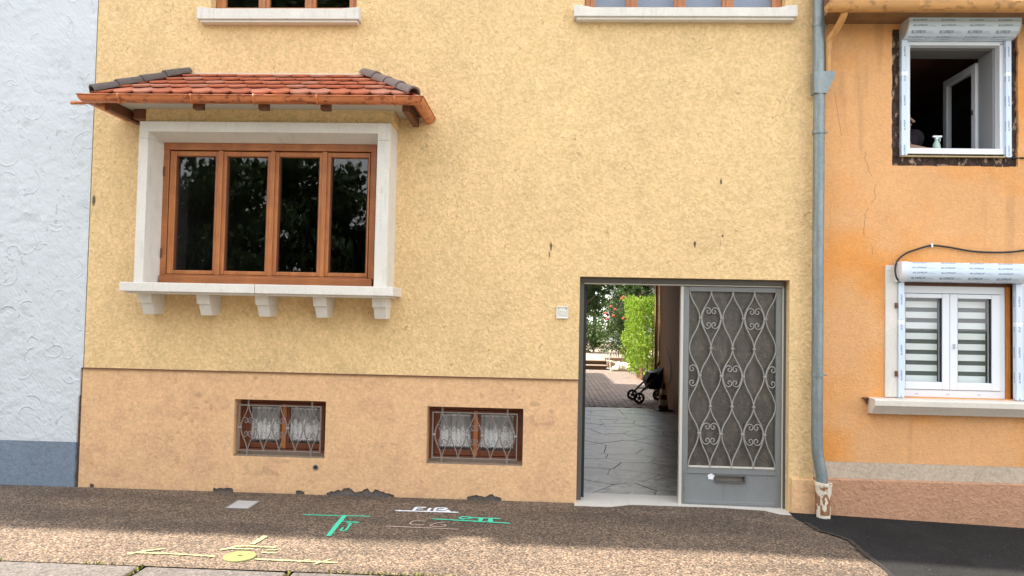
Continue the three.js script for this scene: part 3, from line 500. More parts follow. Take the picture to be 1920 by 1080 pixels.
// ---------------------------------------------------------------- street gate
{
  const gate = thing('iron_gate', 'grey steel street gate with scrolled ironwork, one leaf standing open', 'gate', [0, 0, 0]);
  const z0 = -0.165, z1 = -0.115;
  mesh('gate_frame', [bx(0.308, 0.352, -0.02, 2.05, -0.20, -0.10, 0.004), bx(2.222, 2.2345, -0.05, 2.05, -0.20, -0.09, 0.003), bx(0.308, 2.2345, 2.05, 2.098, -0.20, -0.09, 0.004)], M.gateFrame, gate);
  mesh('rebate_strip', [bx(0.3535, 2.221, 2.036, 2.049, -0.18, -0.112, 0.003), bx(2.206, 2.2205, -0.04, 2.035, -0.18, -0.108, 0.003)], M.gateCream, gate);
  const leaf = part('gate_leaf', gate, 'closed right leaf with letter slot and scrolled bars');
  mesh('leaf_frame', [bx(1.289, 1.343, -0.012, 2.03, z0, z1, 0.004), bx(2.151, 2.203, -0.022, 2.03, z0, z1, 0.004), bx(1.343, 2.151, 1.985, 2.03, z0, z1, 0.004), bx(1.343, 2.151, 0.285, 0.338, z0, z1, 0.004), bx(1.343, 2.151, -0.018, 0.03, z0, z1, 0.004)], M.gateGrey, leaf);
  mesh('meeting_strip', bx(1.262, 1.288, -0.012, 2.03, z0, z1 + 0.012, 0.004), M.gateCream, leaf);
  mesh('kick_panel', [bx(1.343, 1.598, 0.03, 0.285, z0 + 0.012, z1 - 0.004), bx(1.882, 2.151, 0.03, 0.285, z0 + 0.012, z1 - 0.004), bx(1.598, 1.882, 0.03, 0.205, z0 + 0.012, z1 - 0.004)], M.gateGrey, leaf);
  mesh('panel_moulding', [bx(1.312, 2.178, 0.286, 0.292, z1, z1 + 0.006), bx(1.312, 2.178, 0.004, 0.010, z1, z1 + 0.006), bx(1.312, 1.318, 0.010, 0.286, z1 - 0.001, z1 + 0.005), bx(2.172, 2.178, 0.010, 0.286, z1 - 0.001, z1 + 0.005)], M.gateGrey, leaf);
  mesh('glass_rail', [bx(1.343, 2.151, 0.338, 0.352, z0 + 0.004, z1 + 0.006, 0.003)], M.gateCream, leaf);
  mesh('letter_slot', [bx(1.599, 1.881, 0.262, 0.284, z1 - 0.02, z1 + 0.014, 0.004), bx(1.599, 1.881, 0.206, 0.214, z1 - 0.02, z1 + 0.016, 0.003), bx(1.599, 1.612, 0.214, 0.262, z1 - 0.02, z1 + 0.014, 0.003), bx(1.868, 1.881, 0.214, 0.262, z1 - 0.02, z1 + 0.014, 0.003)], M.gateFrame, leaf);
  mesh('slot_flap', bx(1.612, 1.868, 0.214, 0.262, z1 - 0.030, z1 - 0.024), M.ironDark, leaf);
  const st = new THREE.Shape(); for (let k = 0; k < 14; k++) { const a = k / 14 * 6.283, q = 0.031 + 0.006 * Math.sin(k * 2.3); k ? st.lineTo(q * Math.cos(a), q * Math.sin(a) * 0.95) : st.moveTo(q, 0); }
  mesh('paper_sticker', new THREE.ExtrudeGeometry(st, { depth: 0.002, bevelEnabled: false }).translate(1.562, 0.258, z1 + 0.0005), std({ color: lin(0.78, 0.78, 0.78) }), leaf);
  mesh('lock_hole', [bx(1.309, 1.317, 0.135, 0.150, z1, z1 + 0.002), bx(1.309, 1.317, 0.115, 0.122, z1, z1 + 0.002)], M.black, leaf);
  // dark obscured glass behind the bars
  const hammer = tex(512, 512, 0.5, 0.5, (x, y) => 0.5 * vn(x / 0.006, y / 0.006, 3) + 0.5 * vn(x / 0.012, y / 0.012, 6), false);
  M.obscured = phy({ color: lin(0.42, 0.36, 0.28), roughness: 0.42, transmission: 0.78, thickness: 0, bumpMap: hammer, bumpScale: 0.004, map: tex(256, 512, 0.85, 1.7, (x, y) => { const f = fbm(x / 0.06, y / 0.09, 9, 4), s = sstep(0.55, 0.7, fbm(x / 0.03, y / 0.05, 5, 4)); const k = 0.86 + 0.25 * (f - 0.5) + 0.12 * s; return [k, k, k]; }) });
  mesh('obscured_pane', bx(1.340, 2.154, 0.34, 1.988, -0.150, -0.145), M.obscured, leaf);
  const lv = [1.99, 1.735, 1.452, 1.194, 0.912, 0.655, 0.338].map((y) => y), zc = z1 + 0.004, c0 = 1.347, dx = 0.2005;
  for (let i = 0; i < 4; i++) { mesh('iron_bar', strand(c0 + i * dx, c0 + (i + 0.5) * dx - 0.006, lv, zc, 0.0062), M.iron, leaf); mesh('iron_bar', strand(c0 + (i + 1) * dx, c0 + (i + 0.5) * dx + 0.006, lv, zc, 0.0062), M.iron, leaf); }
  for (let k = 1; k < 6; k++) for (let i = 0; i < 5; i++) { if (k % 2) { if (i < 4) mesh('collar', collar(c0 + (i + 0.5) * dx, lv[k], zc, 0.032), M.iron, leaf); } else if (i > 0 && i < 4) mesh('collar', collar(c0 + i * dx, lv[k], zc, 0.028), M.iron, leaf); }
  const cell = (i, k, sides) => { for (const sx of sides) for (const sy of [-1, 1]) mesh('scroll', scroll(c0 + i * dx, lv[k], 0.088, 0.098, sx, sy, zc + 0.001, 0.0052), M.iron, leaf); };
  for (const k of [1, 5]) for (const i of [1, 3]) cell(i, k, [-1, 1]);
  cell(2, 3, [-1, 1]); cell(0, 3, [-1]); cell(4, 3, [1]);
  // the other leaf, swung in against the passage wall
  const open = part('gate_leaf', gate, 'left leaf swung open into the passage');
  mesh('leaf_frame', [bx(0.315, 0.385, -0.012, 0.34, -1.10, -0.21, 0.004), bx(0.315, 0.385, 1.985, 2.03, -1.10, -0.21, 0.004), bx(0.315, 0.385, 0.34, 1.985, -0.265, -0.21, 0.004), bx(0.315, 0.385, 0.34, 1.985, -1.10, -1.045, 0.004)], M.black, open);  // open leaf drawn black: the passage shade is put into its colour
  mesh('obscured_pane', bx(0.333, 0.337, 0.335, 1.99, -1.05, -0.26), M.obscured, open);
  // pale stone threshold
  const th = mesh('threshold', hull([[0.285, 0.004, 0.105], [2.25, -0.020, 0.10], [0.30, 0.008, -0.40], [2.24, -0.008, -0.40], [0.285, -0.06, 0.105], [2.25, -0.08, 0.10], [0.30, -0.06, -0.40], [2.24, -0.08, -0.40]]), M.marbleSill, house);
}

// ---------------------------------------------------------------- basement windows
{
  const lace = canvasTex(1024, 512, (q, w, h) => {
    q.fillStyle = '#565656'; q.fillRect(0, 0, w, h);
    const r = rng(8);
    for (let i = 0; i < w; i += 6) { q.fillStyle = i % 12 ? '#5f5f5f' : '#505050'; q.fillRect(i, 0, 3, h); }
    q.fillStyle = '#a8a8a8'; q.fillRect(0, 0, w, 26);
    // lower lace: dense floral work with a scalloped hem
    for (let x = 0; x < w; x += 128) {
      q.fillStyle = '#c4c4c4'; q.beginPath(); q.moveTo(x, 470); for (let k = 0; k <= 16; k++) { const t = k / 16; q.lineTo(x + 128 * t, 250 - 90 * Math.sin(Math.PI * t) * (x / 128 % 2 ? 1 : 0.45)); } q.lineTo(x + 128, 470); q.fill();
      for (let k = 0; k < 90; k++) { q.fillStyle = r() < 0.45 ? '#3c3c3c' : '#f4f4f4'; q.beginPath(); q.ellipse(x + r() * 128, 190 + r() * 290, 3 + r() * 9, 2 + r() * 5, r() * 3, 0, 7); q.fill(); }
      q.strokeStyle = '#ffffff'; q.lineWidth = 7; for (let k = 0; k < 6; k++) { q.beginPath(); q.arc(x + 64, 330, 14 + 10 * k, r() * 6, r() * 6 + 2.5); q.stroke(); }
    }
    q.fillStyle = '#000'; for (let x = 0; x < w; x += 64) { q.beginPath(); q.arc(x, 512, 34, 0, 7); q.fill(); } q.fillStyle = '#000'; q.fillRect(0, 496, w, 16);
  }, 1, 1, false);
  const laceC = lace.clone(); laceC.colorSpace = THREE.SRGBColorSpace; laceC.needsUpdate = true;
  M.lace = std({ color: lin(0.80, 0.80, 0.78), alphaMap: lace, transparent: true, roughness: 0.95, side: THREE.DoubleSide });
  M.sillBrown = std({ color: lin(0.26, 0.19, 0.13), map: gritMap, roughness: 0.95 });
  const label = ['basement window with rust-brown frame and cream lace left of the pipe hole', 'basement window with lace and full scrolls nearest the gate'];
  [[-2.952, -2.07, 0.337, 0.873, 0], [-1.104, -0.2, 0.32, 0.853, 1]].forEach(([x0, x1, y0, y1, n]) => {
    const w = part('basement_window', house, label[n]), z = -0.17, f = 0.05;
    mesh('window_frame', [bx(x0, x1, y1 - 0.045, y1, z - 0.06, z, 0.004), bx(x0, x0 + f, y0 + 0.05, y1 - 0.045, z - 0.06, z, 0.004), bx(x1 - f, x1, y0 + 0.05, y1 - 0.045, z - 0.06, z, 0.004), bx(x0, x1, y0 + 0.012, y0 + 0.05, z - 0.06, z + 0.012, 0.004)], M.woodBasement, w);
    const xm = (x0 + x1) / 2 - 0.005;
    for (const [a, b] of [[x0 + f + 0.002, xm - 0.002], [xm + 0.002, x1 - f - 0.002]]) {
      mesh('sash', [bx(a, a + 0.045, y0 + 0.055, y1 - 0.048, z - 0.04, z + 0.004, 0.004), bx(b - 0.045, b, y0 + 0.055, y1 - 0.048, z - 0.04, z + 0.004, 0.004), bx(a + 0.045, b - 0.045, y0 + 0.055, y0 + 0.105, z - 0.04, z + 0.004, 0.004), bx(a + 0.045, b - 0.045, y1 - 0.075, y1 - 0.048, z - 0.04, z + 0.004, 0.004)], M.woodBasement, w);
      mesh('pane', bx(a + 0.043, b - 0.043, y0 + 0.103, y1 - 0.073, z - 0.022, z - 0.018), M.pane, w);
      // gathered lace just behind the glass
      const g = new THREE.PlaneGeometry(b - a - 0.03, y1 - y0 - 0.20, 60, 1).translate((a + b) / 2, (y0 + y1) / 2 + 0.004, z - 0.062), p = g.attributes.position;
      for (let i = 0; i < p.count; i++) p.setZ(i, p.getZ(i) + 0.007 * Math.sin(p.getX(i) * 95 + 2 * Math.sin(p.getX(i) * 23)));
      g.computeVertexNormals(); mesh('lace_curtain', g, M.lace, w, true);
    }
    mesh('mullion', bx(xm - 0.020, xm + 0.020, y0 + 0.055, y1 - 0.048, z + 0.005, z + 0.016, 0.004), M.woodV, w);
    mesh('sloped_sill', hull([[x0 + 0.002, y0 - 0.01, -0.02], [x1 - 0.002, y0 - 0.01, -0.02], [x0 + 0.002, y0 + 0.004, -0.02], [x1 - 0.002, y0 + 0.004, -0.02], [x0 + 0.002, y0 + 0.03, -0.235], [x1 - 0.002, y0 + 0.03, -0.235], [x0 + 0.002, y0 - 0.01, -0.235], [x1 - 0.002, y0 - 0.01, -0.235]]), M.sillBrown, w);
    // grille
    const gr = part('window_grille', house, n ? 'scrolled iron grille on the basement window by the gate' : 'scrolled iron grille on the basement window under the bay');
    const a = x0 + (n ? 0.043 : 0.027), b = x1 - 0.052, yb = y0 + 0.042, yt = y1 - 0.053, zg = -0.06, ym = (yb + yt) / 2 + 0.005, c = (a + b) / 2, d = 0.154;
    mesh('grille_frame', [bx(a, b, yt - 0.012, yt, zg - 0.006, zg + 0.006, 0.002), bx(a, b, yb, yb + 0.012, zg - 0.006, zg + 0.006, 0.002), bx(a, a + 0.012, yb + 0.012, yt - 0.012, zg - 0.006, zg + 0.006, 0.002), bx(b - 0.012, b, yb + 0.012, yt - 0.012, zg - 0.006, zg + 0.006, 0.002)], M.ironDark, gr);
    for (let i = -2; i <= 2; i++) {
      const x = c + i * d;
      for (const s of [-1, 1]) mesh('iron_bar', strand(x + s * 0.004, x + s * (d / 2 - 0.005), [yt - 0.006, ym, yb + 0.006], zg, 0.0052), M.ironDark, gr);
      if (Math.abs(i) === 2) { mesh('fixing_bar', bx(x - 0.007, x + 0.007, yt - 0.02, y1 - 0.001, zg - 0.007, zg + 0.007), M.ironDark, gr); mesh('fixing_bar', bx(x - 0.007, x + 0.007, y0 + 0.002, yb + 0.02, zg - 0.007, zg + 0.007), M.ironDark, gr); }
      if (i % 2 === 0) for (const sx of [-1, 1]) for (const sy of [-1, 1]) mesh('scroll', scroll(x, ym, 0.066, 0.092, sx, sy, zg + 0.001, 0.0042), M.ironDark, gr);
    }
    for (let i = -3; i < 3; i++) mesh('collar', collar(c + (i + 0.5) * d, ym, zg, 0.032), M.iron, gr);
  });
  mesh('pipe_hole', new THREE.TorusGeometry(0.022, 0.006, 8, 20).translate(-2.151, 0.251, -0.014), M.ironDark, house);
  mesh('pipe_bore', new THREE.CylinderGeometry(0.021, 0.021, 0.006, 18).rotateX(Math.PI / 2).translate(-2.151, 0.251, -0.0135), M.black, house);
}

// ---------------------------------------------------------------- house number
{
  const font = await new FontLoader().loadAsync('fonts/droid/droid_serif_bold.typeface.json');
  const p = thing('house_number_plate', 'small cream square plate with raised number 50 beside the gate', 'sign', [0.145, 1.76, 0.002]);
  const enamel = std({ color: lin(0.74, 0.70, 0.62), roughness: 0.4 });
  mesh('plate', bx(-0.050, 0.050, -0.051, 0.051, 0, 0.008), enamel, p);
  mesh('rim', [bx(-0.056, 0.056, 0.047, 0.058, 0, 0.017, 0.003), bx(-0.056, 0.056, -0.058, -0.047, 0, 0.017, 0.003), bx(-0.056, -0.047, -0.047, 0.047, 0, 0.0165, 0.003), bx(0.047, 0.056, -0.047, 0.047, 0, 0.0165, 0.003)], enamel, p);
  const t = new TextGeometry('50', { font, size: 0.050, depth: 0.006, bevelEnabled: true, bevelSize: 0.0012, bevelThickness: 0.0015, bevelSegments: 1, curveSegments: 6 }); t.computeBoundingBox(); const bb = t.boundingBox; t.translate(-(bb.min.x + bb.max.x) / 2, -(bb.min.y + bb.max.y) / 2 - 0.004, 0.008);
  mesh('numerals', t, enamel, p);
  mesh('corner_screw', [new THREE.CylinderGeometry(0.005, 0.005, 0.004, 10).rotateX(Math.PI / 2).translate(-0.036, 0.035, 0.0095), new THREE.CylinderGeometry(0.005, 0.005, 0.004, 10).rotateX(Math.PI / 2).translate(0.036, 0.035, 0.0095)], M.ironDark, p);
}

// ---------------------------------------------------------------- zinc downpipe between the houses
{
  const d = thing('downpipe', 'tall grey zinc downpipe with rusty cream boot between yellow and orange houses', 'drainpipe', [0, 0, 0]);
  const x = 2.446, z = 0.115, R = 0.053;
  mesh('pipe', [rod([x, 3.99, z], [x, 7.0, z], R, R, 24), tube([[2.452, 3.86, z], [2.452, 3.0, z], [2.450, 2.0, z], [2.450, 1.0, z], [2.452, 0.62, z], [2.462, 0.50, z], [2.487, 0.38, z + 0.005], [2.494, 0.28, z + 0.005]], 0.050, 40, 20)], M.zinc, d);
  mesh('branch_hopper', [hull([[2.39, 4.0, z - 0.05], [2.39, 4.0, z + 0.055], [2.575, 4.0, z + 0.055], [2.575, 4.0, z - 0.05], [2.575, 3.955, z + 0.055], [2.575, 3.955, z - 0.05], [2.505, 3.80, z + 0.054], [2.505, 3.80, z - 0.05], [2.392, 3.80, z + 0.054], [2.392, 3.80, z - 0.05]])], M.zinc, d);
  for (const y of [4.44, 3.45, 1.245]) { mesh('pipe_ring', new THREE.CylinderGeometry(0.058, 0.058, 0.03, 24).translate(y > 4 ? x : 2.451, y, z), M.zinc, d); mesh('clamp_bolt', rod([2.49, y, z], [2.532, y, z], 0.008), M.zinc, d); }
  mesh('cast_boot', new THREE.LatheGeometry([[0.0, -0.45], [0.058, -0.45], [0.060, 0.17], [0.068, 0.19], [0.068, 0.25], [0.074, 0.255], [0.074, 0.285], [0.064, 0.29], [0.058, 0.27], [0, 0.27]].map((p) => new THREE.Vector2(...p)), 24).translate(2.508, 0, z + 0.005), M.castIron, d);
}

// ---------------------------------------------------------------- white house on the left
{
  const h = thing('white_house', 'white swirl-rendered house with blue-grey plinth at the left edge', 'house');
  const X1 = -4.452;
  M.seam = std({ color: lin(0.14, 0.085, 0.06), map: gritMap, bumpMap: gritBump, bumpScale: 0.02, roughness: 1 });
  mesh('wall', slab([[-13, 0.425], [X1 - 0.030, 0.425], [X1 - 0.026, 0.86], [X1 - 0.014, 0.87], [X1 - 0.012, 1.13], [X1 + 0.010, 1.14], [X1 + 0.010, 6.9], [-13, 6.9]], [], -9, -0.004), M.whiteWall, h);
  const pl = []; for (let y = -0.3; y < 0.425; y += 0.03) pl.push([X1 - 0.026 - 0.014 * vn(y * 30, 2, 6), y]);
  mesh('plinth', slab([[-13, -0.3], ...pl, [X1 - 0.03, 0.424], [-13, 0.424]], [], -0.3, -0.001), M.greyPlinth, h);
  mesh('core', bx(-13, X1 - 0.05, -0.3, 0.424, -9, -0.301), M.mortar, h);
  mesh('roof', prismX([[0.47, 6.901], [0.47, 7.03], [-4.4, 10.8], [-9.4, 7.03], [-9.4, 6.901]], -13.3, -4.64), M.roofFar, h);
  mesh('seam_mortar', bx(X1 - 0.045, HX0 + 0.03, -0.3, 1.12, -0.3, -0.028), M.seam, h);
}

// ---------------------------------------------------------------- orange house on the right
const orange = thing('orange_house', 'orange house with new roller-shutter windows and a pinkish roughcast plinth', 'house');
{
  const X0 = 2.464, X1 = 12;
  // jagged hole in the render round the upper window
  const r = rng(41), jag = [], J = (x, y) => jag.push([x + 0.010 * (r() - 0.5), y + 0.010 * (r() - 0.5)]);
  for (let y = 3.18; y < 4.44; y += 0.045) J(3.158, y); for (let x = 3.16; x < 4.29; x += 0.05) J(x, 4.46); for (let y = 4.46; y > 3.19; y -= 0.045) J(4.293 + 0.012 * (vn(y * 9, 1) - 0.5), y); for (let x = 4.29; x > 3.18; x -= 0.06) J(x, 3.178);
  mesh('wall', slab(rect(X0, X1, 0.449, 4.75), [jag, rect(3.20, 4.305, 1.05, 2.20)], -0.3, -0.004), M.orange, orange);
  mesh('exposed_masonry', slab(rect(3.0, 4.45, 3.05, 4.6), [rect(3.262, 4.205, 3.30, 4.42)], -0.31, -0.034), M.oldMasonry, orange);
  mesh('grey_band', bx(X0, X1, 0.30, 0.448, -0.3, -0.001), M.greyBand, orange);
  const pt = prismX([[-0.3, -0.6], [0.018, -0.6], [0.018, 0.288], [0.008, 0.299], [-0.3, 0.299]], X0 + 0.01, X1);
  mesh('plinth', pt, M.pinkRough, orange);
  mesh('body', [bx(X0, X0 + 0.1, -0.3, 4.75, -8, -0.32), bx(X0 + 0.1, X1, -0.3, 4.75, -8, -7.8), bx(X1 - 0.2, X1, -0.3, 4.75, -7.8, -0.32)], M.orange, orange);
  const roofM = M.roofFar;
  mesh('roof', prismX([[0.30, 4.60], [0.30, 4.70], [-4, 8.0], [-8.3, 4.7], [-8.3, 4.60]], 2.475, X1 + 0.2), roofM, orange);
  mesh('eave_soffit', bx(2.475, X1, 4.50, 4.598, 0.002, 0.28), std({ color: lin(0.26, 0.14, 0.06), map: grainH, roughness: 0.75 }), orange);
  // tan half-round gutter with lapped joints
  const prof = []; for (let k = 0; k <= 10; k++) { const t = Math.PI + Math.PI * k / 10; prof.push([0.365 + 0.062 * Math.cos(t), 4.53 + 0.066 * Math.sin(t)]); } prof.push([0.43, 4.54], [0.418, 4.548], [0.420, 4.53]); for (let k = 10; k >= 0; k--) { const t = Math.PI + Math.PI * k / 10; prof.push([0.365 + 0.058 * Math.cos(t), 4.53 + 0.062 * Math.sin(t)]); }
  mesh('gutter', toCreasedNormals(prismX(prof, 2.43, X1), 0.7), M.tanMetal, orange);
  const cap = [...prof.slice(0, 11)]; mesh('gutter_end', prismX(cap, 2.426, 2.43), M.tanMetal, orange);
  for (const x of [2.62, 2.90, 3.65, 4.4]) { const p2 = []; for (let k = 0; k <= 10; k++) { const t = Math.PI + Math.PI * k / 10; p2.push([0.365 + 0.0655 * Math.cos(t), 4.53 + 0.0695 * Math.sin(t)]); } for (let k = 10; k >= 0; k--) { const t = Math.PI + Math.PI * k / 10; p2.push([0.365 + 0.062 * Math.cos(t), 4.53 + 0.066 * Math.sin(t)]); } mesh('gutter_lap', prismX(p2, x, x + 0.02), M.tanMetal, orange); }
  mesh('swan_neck', tube([[2.60, 4.49, 0.34], [2.585, 4.43, 0.30], [2.565, 4.36, 0.22], [2.532, 4.29, 0.15], [2.528, 4.15, 0.125], [2.532, 4.00, 0.125]], 0.031, 40, 14), M.tanMetal, orange);
  // upper room
  const rm = [bx(2.7, 2.75, 2.9, 4.75, -4, -0.315), bx(5.2, 5.25, 2.9, 4.75, -4, -0.315), bx(2.75, 5.2, 2.85, 2.9, -4, -0.315), bx(2.75, 5.2, 4.62, 4.66, -4, -0.315), bx(2.75, 5.2, 2.9, 4.62, -4.05, -4)];
  mesh('upper_room', rm, std({ color: lin(0.20, 0.20, 0.215), roughness: 0.95 }), orange);
  mesh('lower_room', [bx(2.7, 2.75, 0.5, 2.7, -4, -0.315), bx(5.2, 5.25, 0.5, 2.7, -4, -0.315), bx(2.75, 5.2, 0.45, 0.5, -4, -0.315), bx(2.75, 5.2, 2.66, 2.7, -4, -0.315), bx(2.75, 5.2, 0.5, 2.66, -4.05, -4)], M.roomPale, orange);

  // ---- shutters boxes: rounded front, profile (z, y)
  const box = (z0, z1, y0, y1, x0, x1) => { const h = y1 - y0, d = z1 - z0, p = [[z0, y0], [z0 + d * 0.30, y0]]; for (let k = 0; k <= 8; k++) { const t = k / 8 * Math.PI / 2; p.push([z0 + d * 0.30 + d * 0.70 * Math.sin(t), y0 + h * 0.62 * (1 - Math.cos(t))]); } p.push([z1, y1 - 0.012], [z1 - 0.012, y1], [z0, y1]); return toCreasedNormals(prismX(p, x0, x1), 0.6); };
  const rail = (x0, x1, y0, y1, z0, z1, parent) => { const w = (x1 - x0) / 2, g = uvm(bx(-w, w, y0, y1, z0, z1, 0.003)).translate(x0 + w, 0, 0), uv = g.attributes.uv; for (let i = 0; i < uv.count; i++) uv.setX(i, uv.getX(i) + 0.05); return mesh('guide_rail', g, M.filmRail, parent, true); };
  M.reveal = std({ color: lin(0.30, 0.30, 0.31), roughness: 0.7 });
  // ---- upper window
  const u = part('upper_window', orange, 'new white window standing open, with film-wrapped shutter box');
  mesh('shutter_box', box(-0.03, 0.155, 4.348, 4.538, 3.244, 4.222), M.film, u);
  mesh('box_end', box(-0.03, 0.158, 4.344, 4.542, 3.234, 3.2435), M.pvcGrey, u);
  mesh('box_end', box(-0.03, 0.158, 4.344, 4.542, 4.2225, 4.232), M.pvcGrey, u);
  rail(3.238, 3.292, 3.272, 4.347, -0.03, 0.014, u);
  rail(4.175, 4.224, 3.262, 4.347, -0.03, 0.014, u);
  mesh('outer_frame', [bx(3.292, 4.175, 3.292, 3.345, -0.10, -0.012, 0.004), bx(4.138, 4.175, 3.345, 4.33, -0.10, -0.02, 0.004), bx(3.292, 3.335, 3.345, 4.33, -0.10, -0.03, 0.004), bx(3.292, 4.175, 4.310, 4.346, -0.10, -0.02, 0.004)], M.pvc, u);
  mesh('inner_reveal', [bx(4.12, 4.137, 3.36, 4.31, -0.33, -0.10), bx(3.336, 3.35, 3.36, 4.31, -0.33, -0.10), bx(3.35, 4.12, 3.325, 3.344, -0.33, -0.10)], M.reveal, u);
  mesh('shaded_head_reveal', bx(3.35, 4.12, 4.290, 4.309, -0.33, -0.10), std({ color: lin(0.13, 0.12, 0.115), roughness: 0.9 }), u);  // top of the reveal in a darker tone; its shade is in the colour
  mesh('shim_strip', bx(3.24, 4.20, 3.262, 3.2715, -0.03, 0.006), std({ color: lin(0.5, 0.38, 0.2) }), u);
  // casement swung 90 degrees into the room
  const cs = [[-0.10, -0.155], [-0.655, -0.71]];
  mesh('open_casement', [bx(4.095, 4.15, 3.37, 4.255, -0.41, -0.335, 0.006), bx(4.095, 4.15, 3.37, 4.255, -0.93, -0.86, 0.006), bx(4.095, 4.15, 3.37, 3.435, -0.86, -0.41, 0.006), bx(4.095, 4.15, 4.185, 4.255, -0.86, -0.41, 0.006)], M.pvc, u);
  mesh('casement_pane', bx(4.12, 4.124, 3.43, 4.19, -0.865, -0.405), M.pane, u);
  mesh('casement_handle', bx(4.075, 4.094, 3.76, 3.80, -0.395, -0.37, 0.004), M.black, u);
  mesh('old_bracket', rod([4.26, 3.262, -0.03], [4.36, 3.255, 0.03], 0.008), M.black, orange);
  // ---- lower window
  const l = part('lower_window', orange, 'white two-sash window with striped blind, stone surround and film-wrapped shutter box');
  mesh('stone_surround', [bx(3.096, 3.205, 1.05, 2.20, -0.02, 0.014, 0.004), bx(4.30, 4.41, 1.05, 2.20, -0.02, 0.014, 0.004), bx(3.096, 4.41, 2.2005, 2.254, -0.02, 0.014, 0.004)], M.stone, l);
  mesh('stone_sill', prismX([[-0.2, 1.048], [0.145, 1.040], [0.155, 1.03], [0.155, 0.985], [0.145, 0.975], [0.10, 0.925], [0.085, 0.905], [-0.02, 0.90], [-0.2, 0.90]], 2.945, 4.58), M.stoneSill, l);
  mesh('shutter_box', box(0.0, 0.145, 2.103, 2.276, 3.243, 4.30), M.film, l);
  mesh('box_end', box(0.0, 0.148, 2.098, 2.280, 3.180, 3.2425), M.pvc, l);
  rail(3.205, 3.255, 1.049, 2.097, -0.02, 0.035, l);
  rail(4.245, 4.30, 1.049, 2.10, -0.02, 0.035, l);
  const zz = -0.07;
  mesh('timber_packer', bx(3.255, 4.245, 2.075, 2.102, -0.16, -0.06), M.woodDark, l);
  mesh('raw_reveal', bx(4.208, 4.245, 1.05, 2.075, -0.25, -0.055), std({ color: lin(0.62, 0.22, 0.04), map: grainV, roughness: 0.9 }), l);
  mesh('window_frame', [bx(3.225, 4.207, 2.006, 2.074, zz - 0.07, zz, 0.004), bx(3.225, 4.207, 1.050, 1.118, zz - 0.07, zz, 0.004), bx(3.225, 3.262, 1.118, 2.006, zz - 0.07, zz, 0.004), bx(4.160, 4.207, 1.118, 2.006, zz - 0.07, zz, 0.004)], M.pvc, l);
  mesh('drain_cap', [bx(3.40, 3.43, 1.078, 1.086, zz, zz + 0.004), bx(3.68, 3.71, 1.078, 1.086, zz, zz + 0.004), bx(3.96, 3.99, 1.078, 1.086, zz, zz + 0.004)], M.pvcGrey, l);
  for (const [a, b, sl, sr] of [[3.264, 3.706, 0.045, 0.066], [3.709, 4.158, 0.070, 0.075]]) {
    mesh('sash', [bx(a, a + sl, 1.122, 2.002, zz - 0.06, zz + 0.012, 0.005), bx(b - sr, b, 1.122, 2.002, zz - 0.06, zz + 0.012, 0.005), bx(a + sl, b - sr, 1.122, 1.190, zz - 0.06, zz + 0.012, 0.005), bx(a + sl, b - sr, 1.962, 2.002, zz - 0.06, zz + 0.012, 0.005)], M.pvc, l);
    mesh('gasket', [bx(a + sl, a + sl + 0.006, 1.19, 1.962, zz - 0.03, zz + 0.002), bx(b - sr - 0.006, b - sr, 1.19, 1.962, zz - 0.03, zz + 0.002)], M.rubber, l);
    mesh('pane', bx(a + sl, b - sr, 1.188, 1.964, zz - 0.026, zz - 0.022), M.pane, l);
    const bandM = std({ color: lin(0.70, 0.74, 0.73), roughness: 0.8 }), sheer = std({ color: lin(0.085, 0.10, 0.11), roughness: 0.9 });
    for (let k = 0; k < 8; k++) { const y = 1.185 + k * 0.0985 + (a > 3.6 ? 0.004 : 0); mesh('blind_band', bx(a + sl - 0.01, b - sr - (a > 3.6 ? 0.012 : 0.006), y, Math.min(y + 0.058, 1.975), zz - 0.075, zz - 0.072), bandM, l); }
    mesh('blind_mesh', bx(a + sl - 0.01, b - sr + 0.005, 1.17, 1.985, zz - 0.090, zz - 0.088), sheer, l);
  }
  mesh('handle', bx(3.738, 3.752, 1.50, 1.545, zz + 0.012, zz + 0.032, 0.004), M.pvcGrey, l);
  for (const y of [1.86, 1.24]) mesh('hinge_pin', bx(3.178, 3.196, y, y + 0.05, 0.014, 0.034, 0.004), M.woodDark, l);
  mesh('shutter_stop', [bx(2.895, 2.94, 1.03, 1.042, -0.02, 0.03), bx(2.925, 2.94, 0.985, 1.03, 0.0, 0.02)], M.woodDark, orange);
  // black cable
  const c = mesh('power_cable', [tube([[3.20, 2.10, 0.06], [3.155, 2.135, 0.10], [3.148, 2.20, 0.09], [3.185, 2.285, 0.04], [3.27, 2.36, 0.018], [3.38, 2.405, 0.016], [3.506, 2.440, 0.016], [3.64, 2.430, 0.016], [3.85, 2.396, 0.016], [4.03, 2.386, 0.016], [4.20, 2.392, 0.016], [4.36, 2.412, 0.016], [4.8, 2.44, 0.016], [5.6, 2.44, 0.016]], 0.0085, 120, 8)], M.rubber);
  tag(c, 'black cable looping from the lower shutter box along the orange wall', 'cable');
  mesh('cable_clip', bx(3.500, 3.514, 2.425, 2.462, 0.0, 0.027), M.pvc, orange);
}

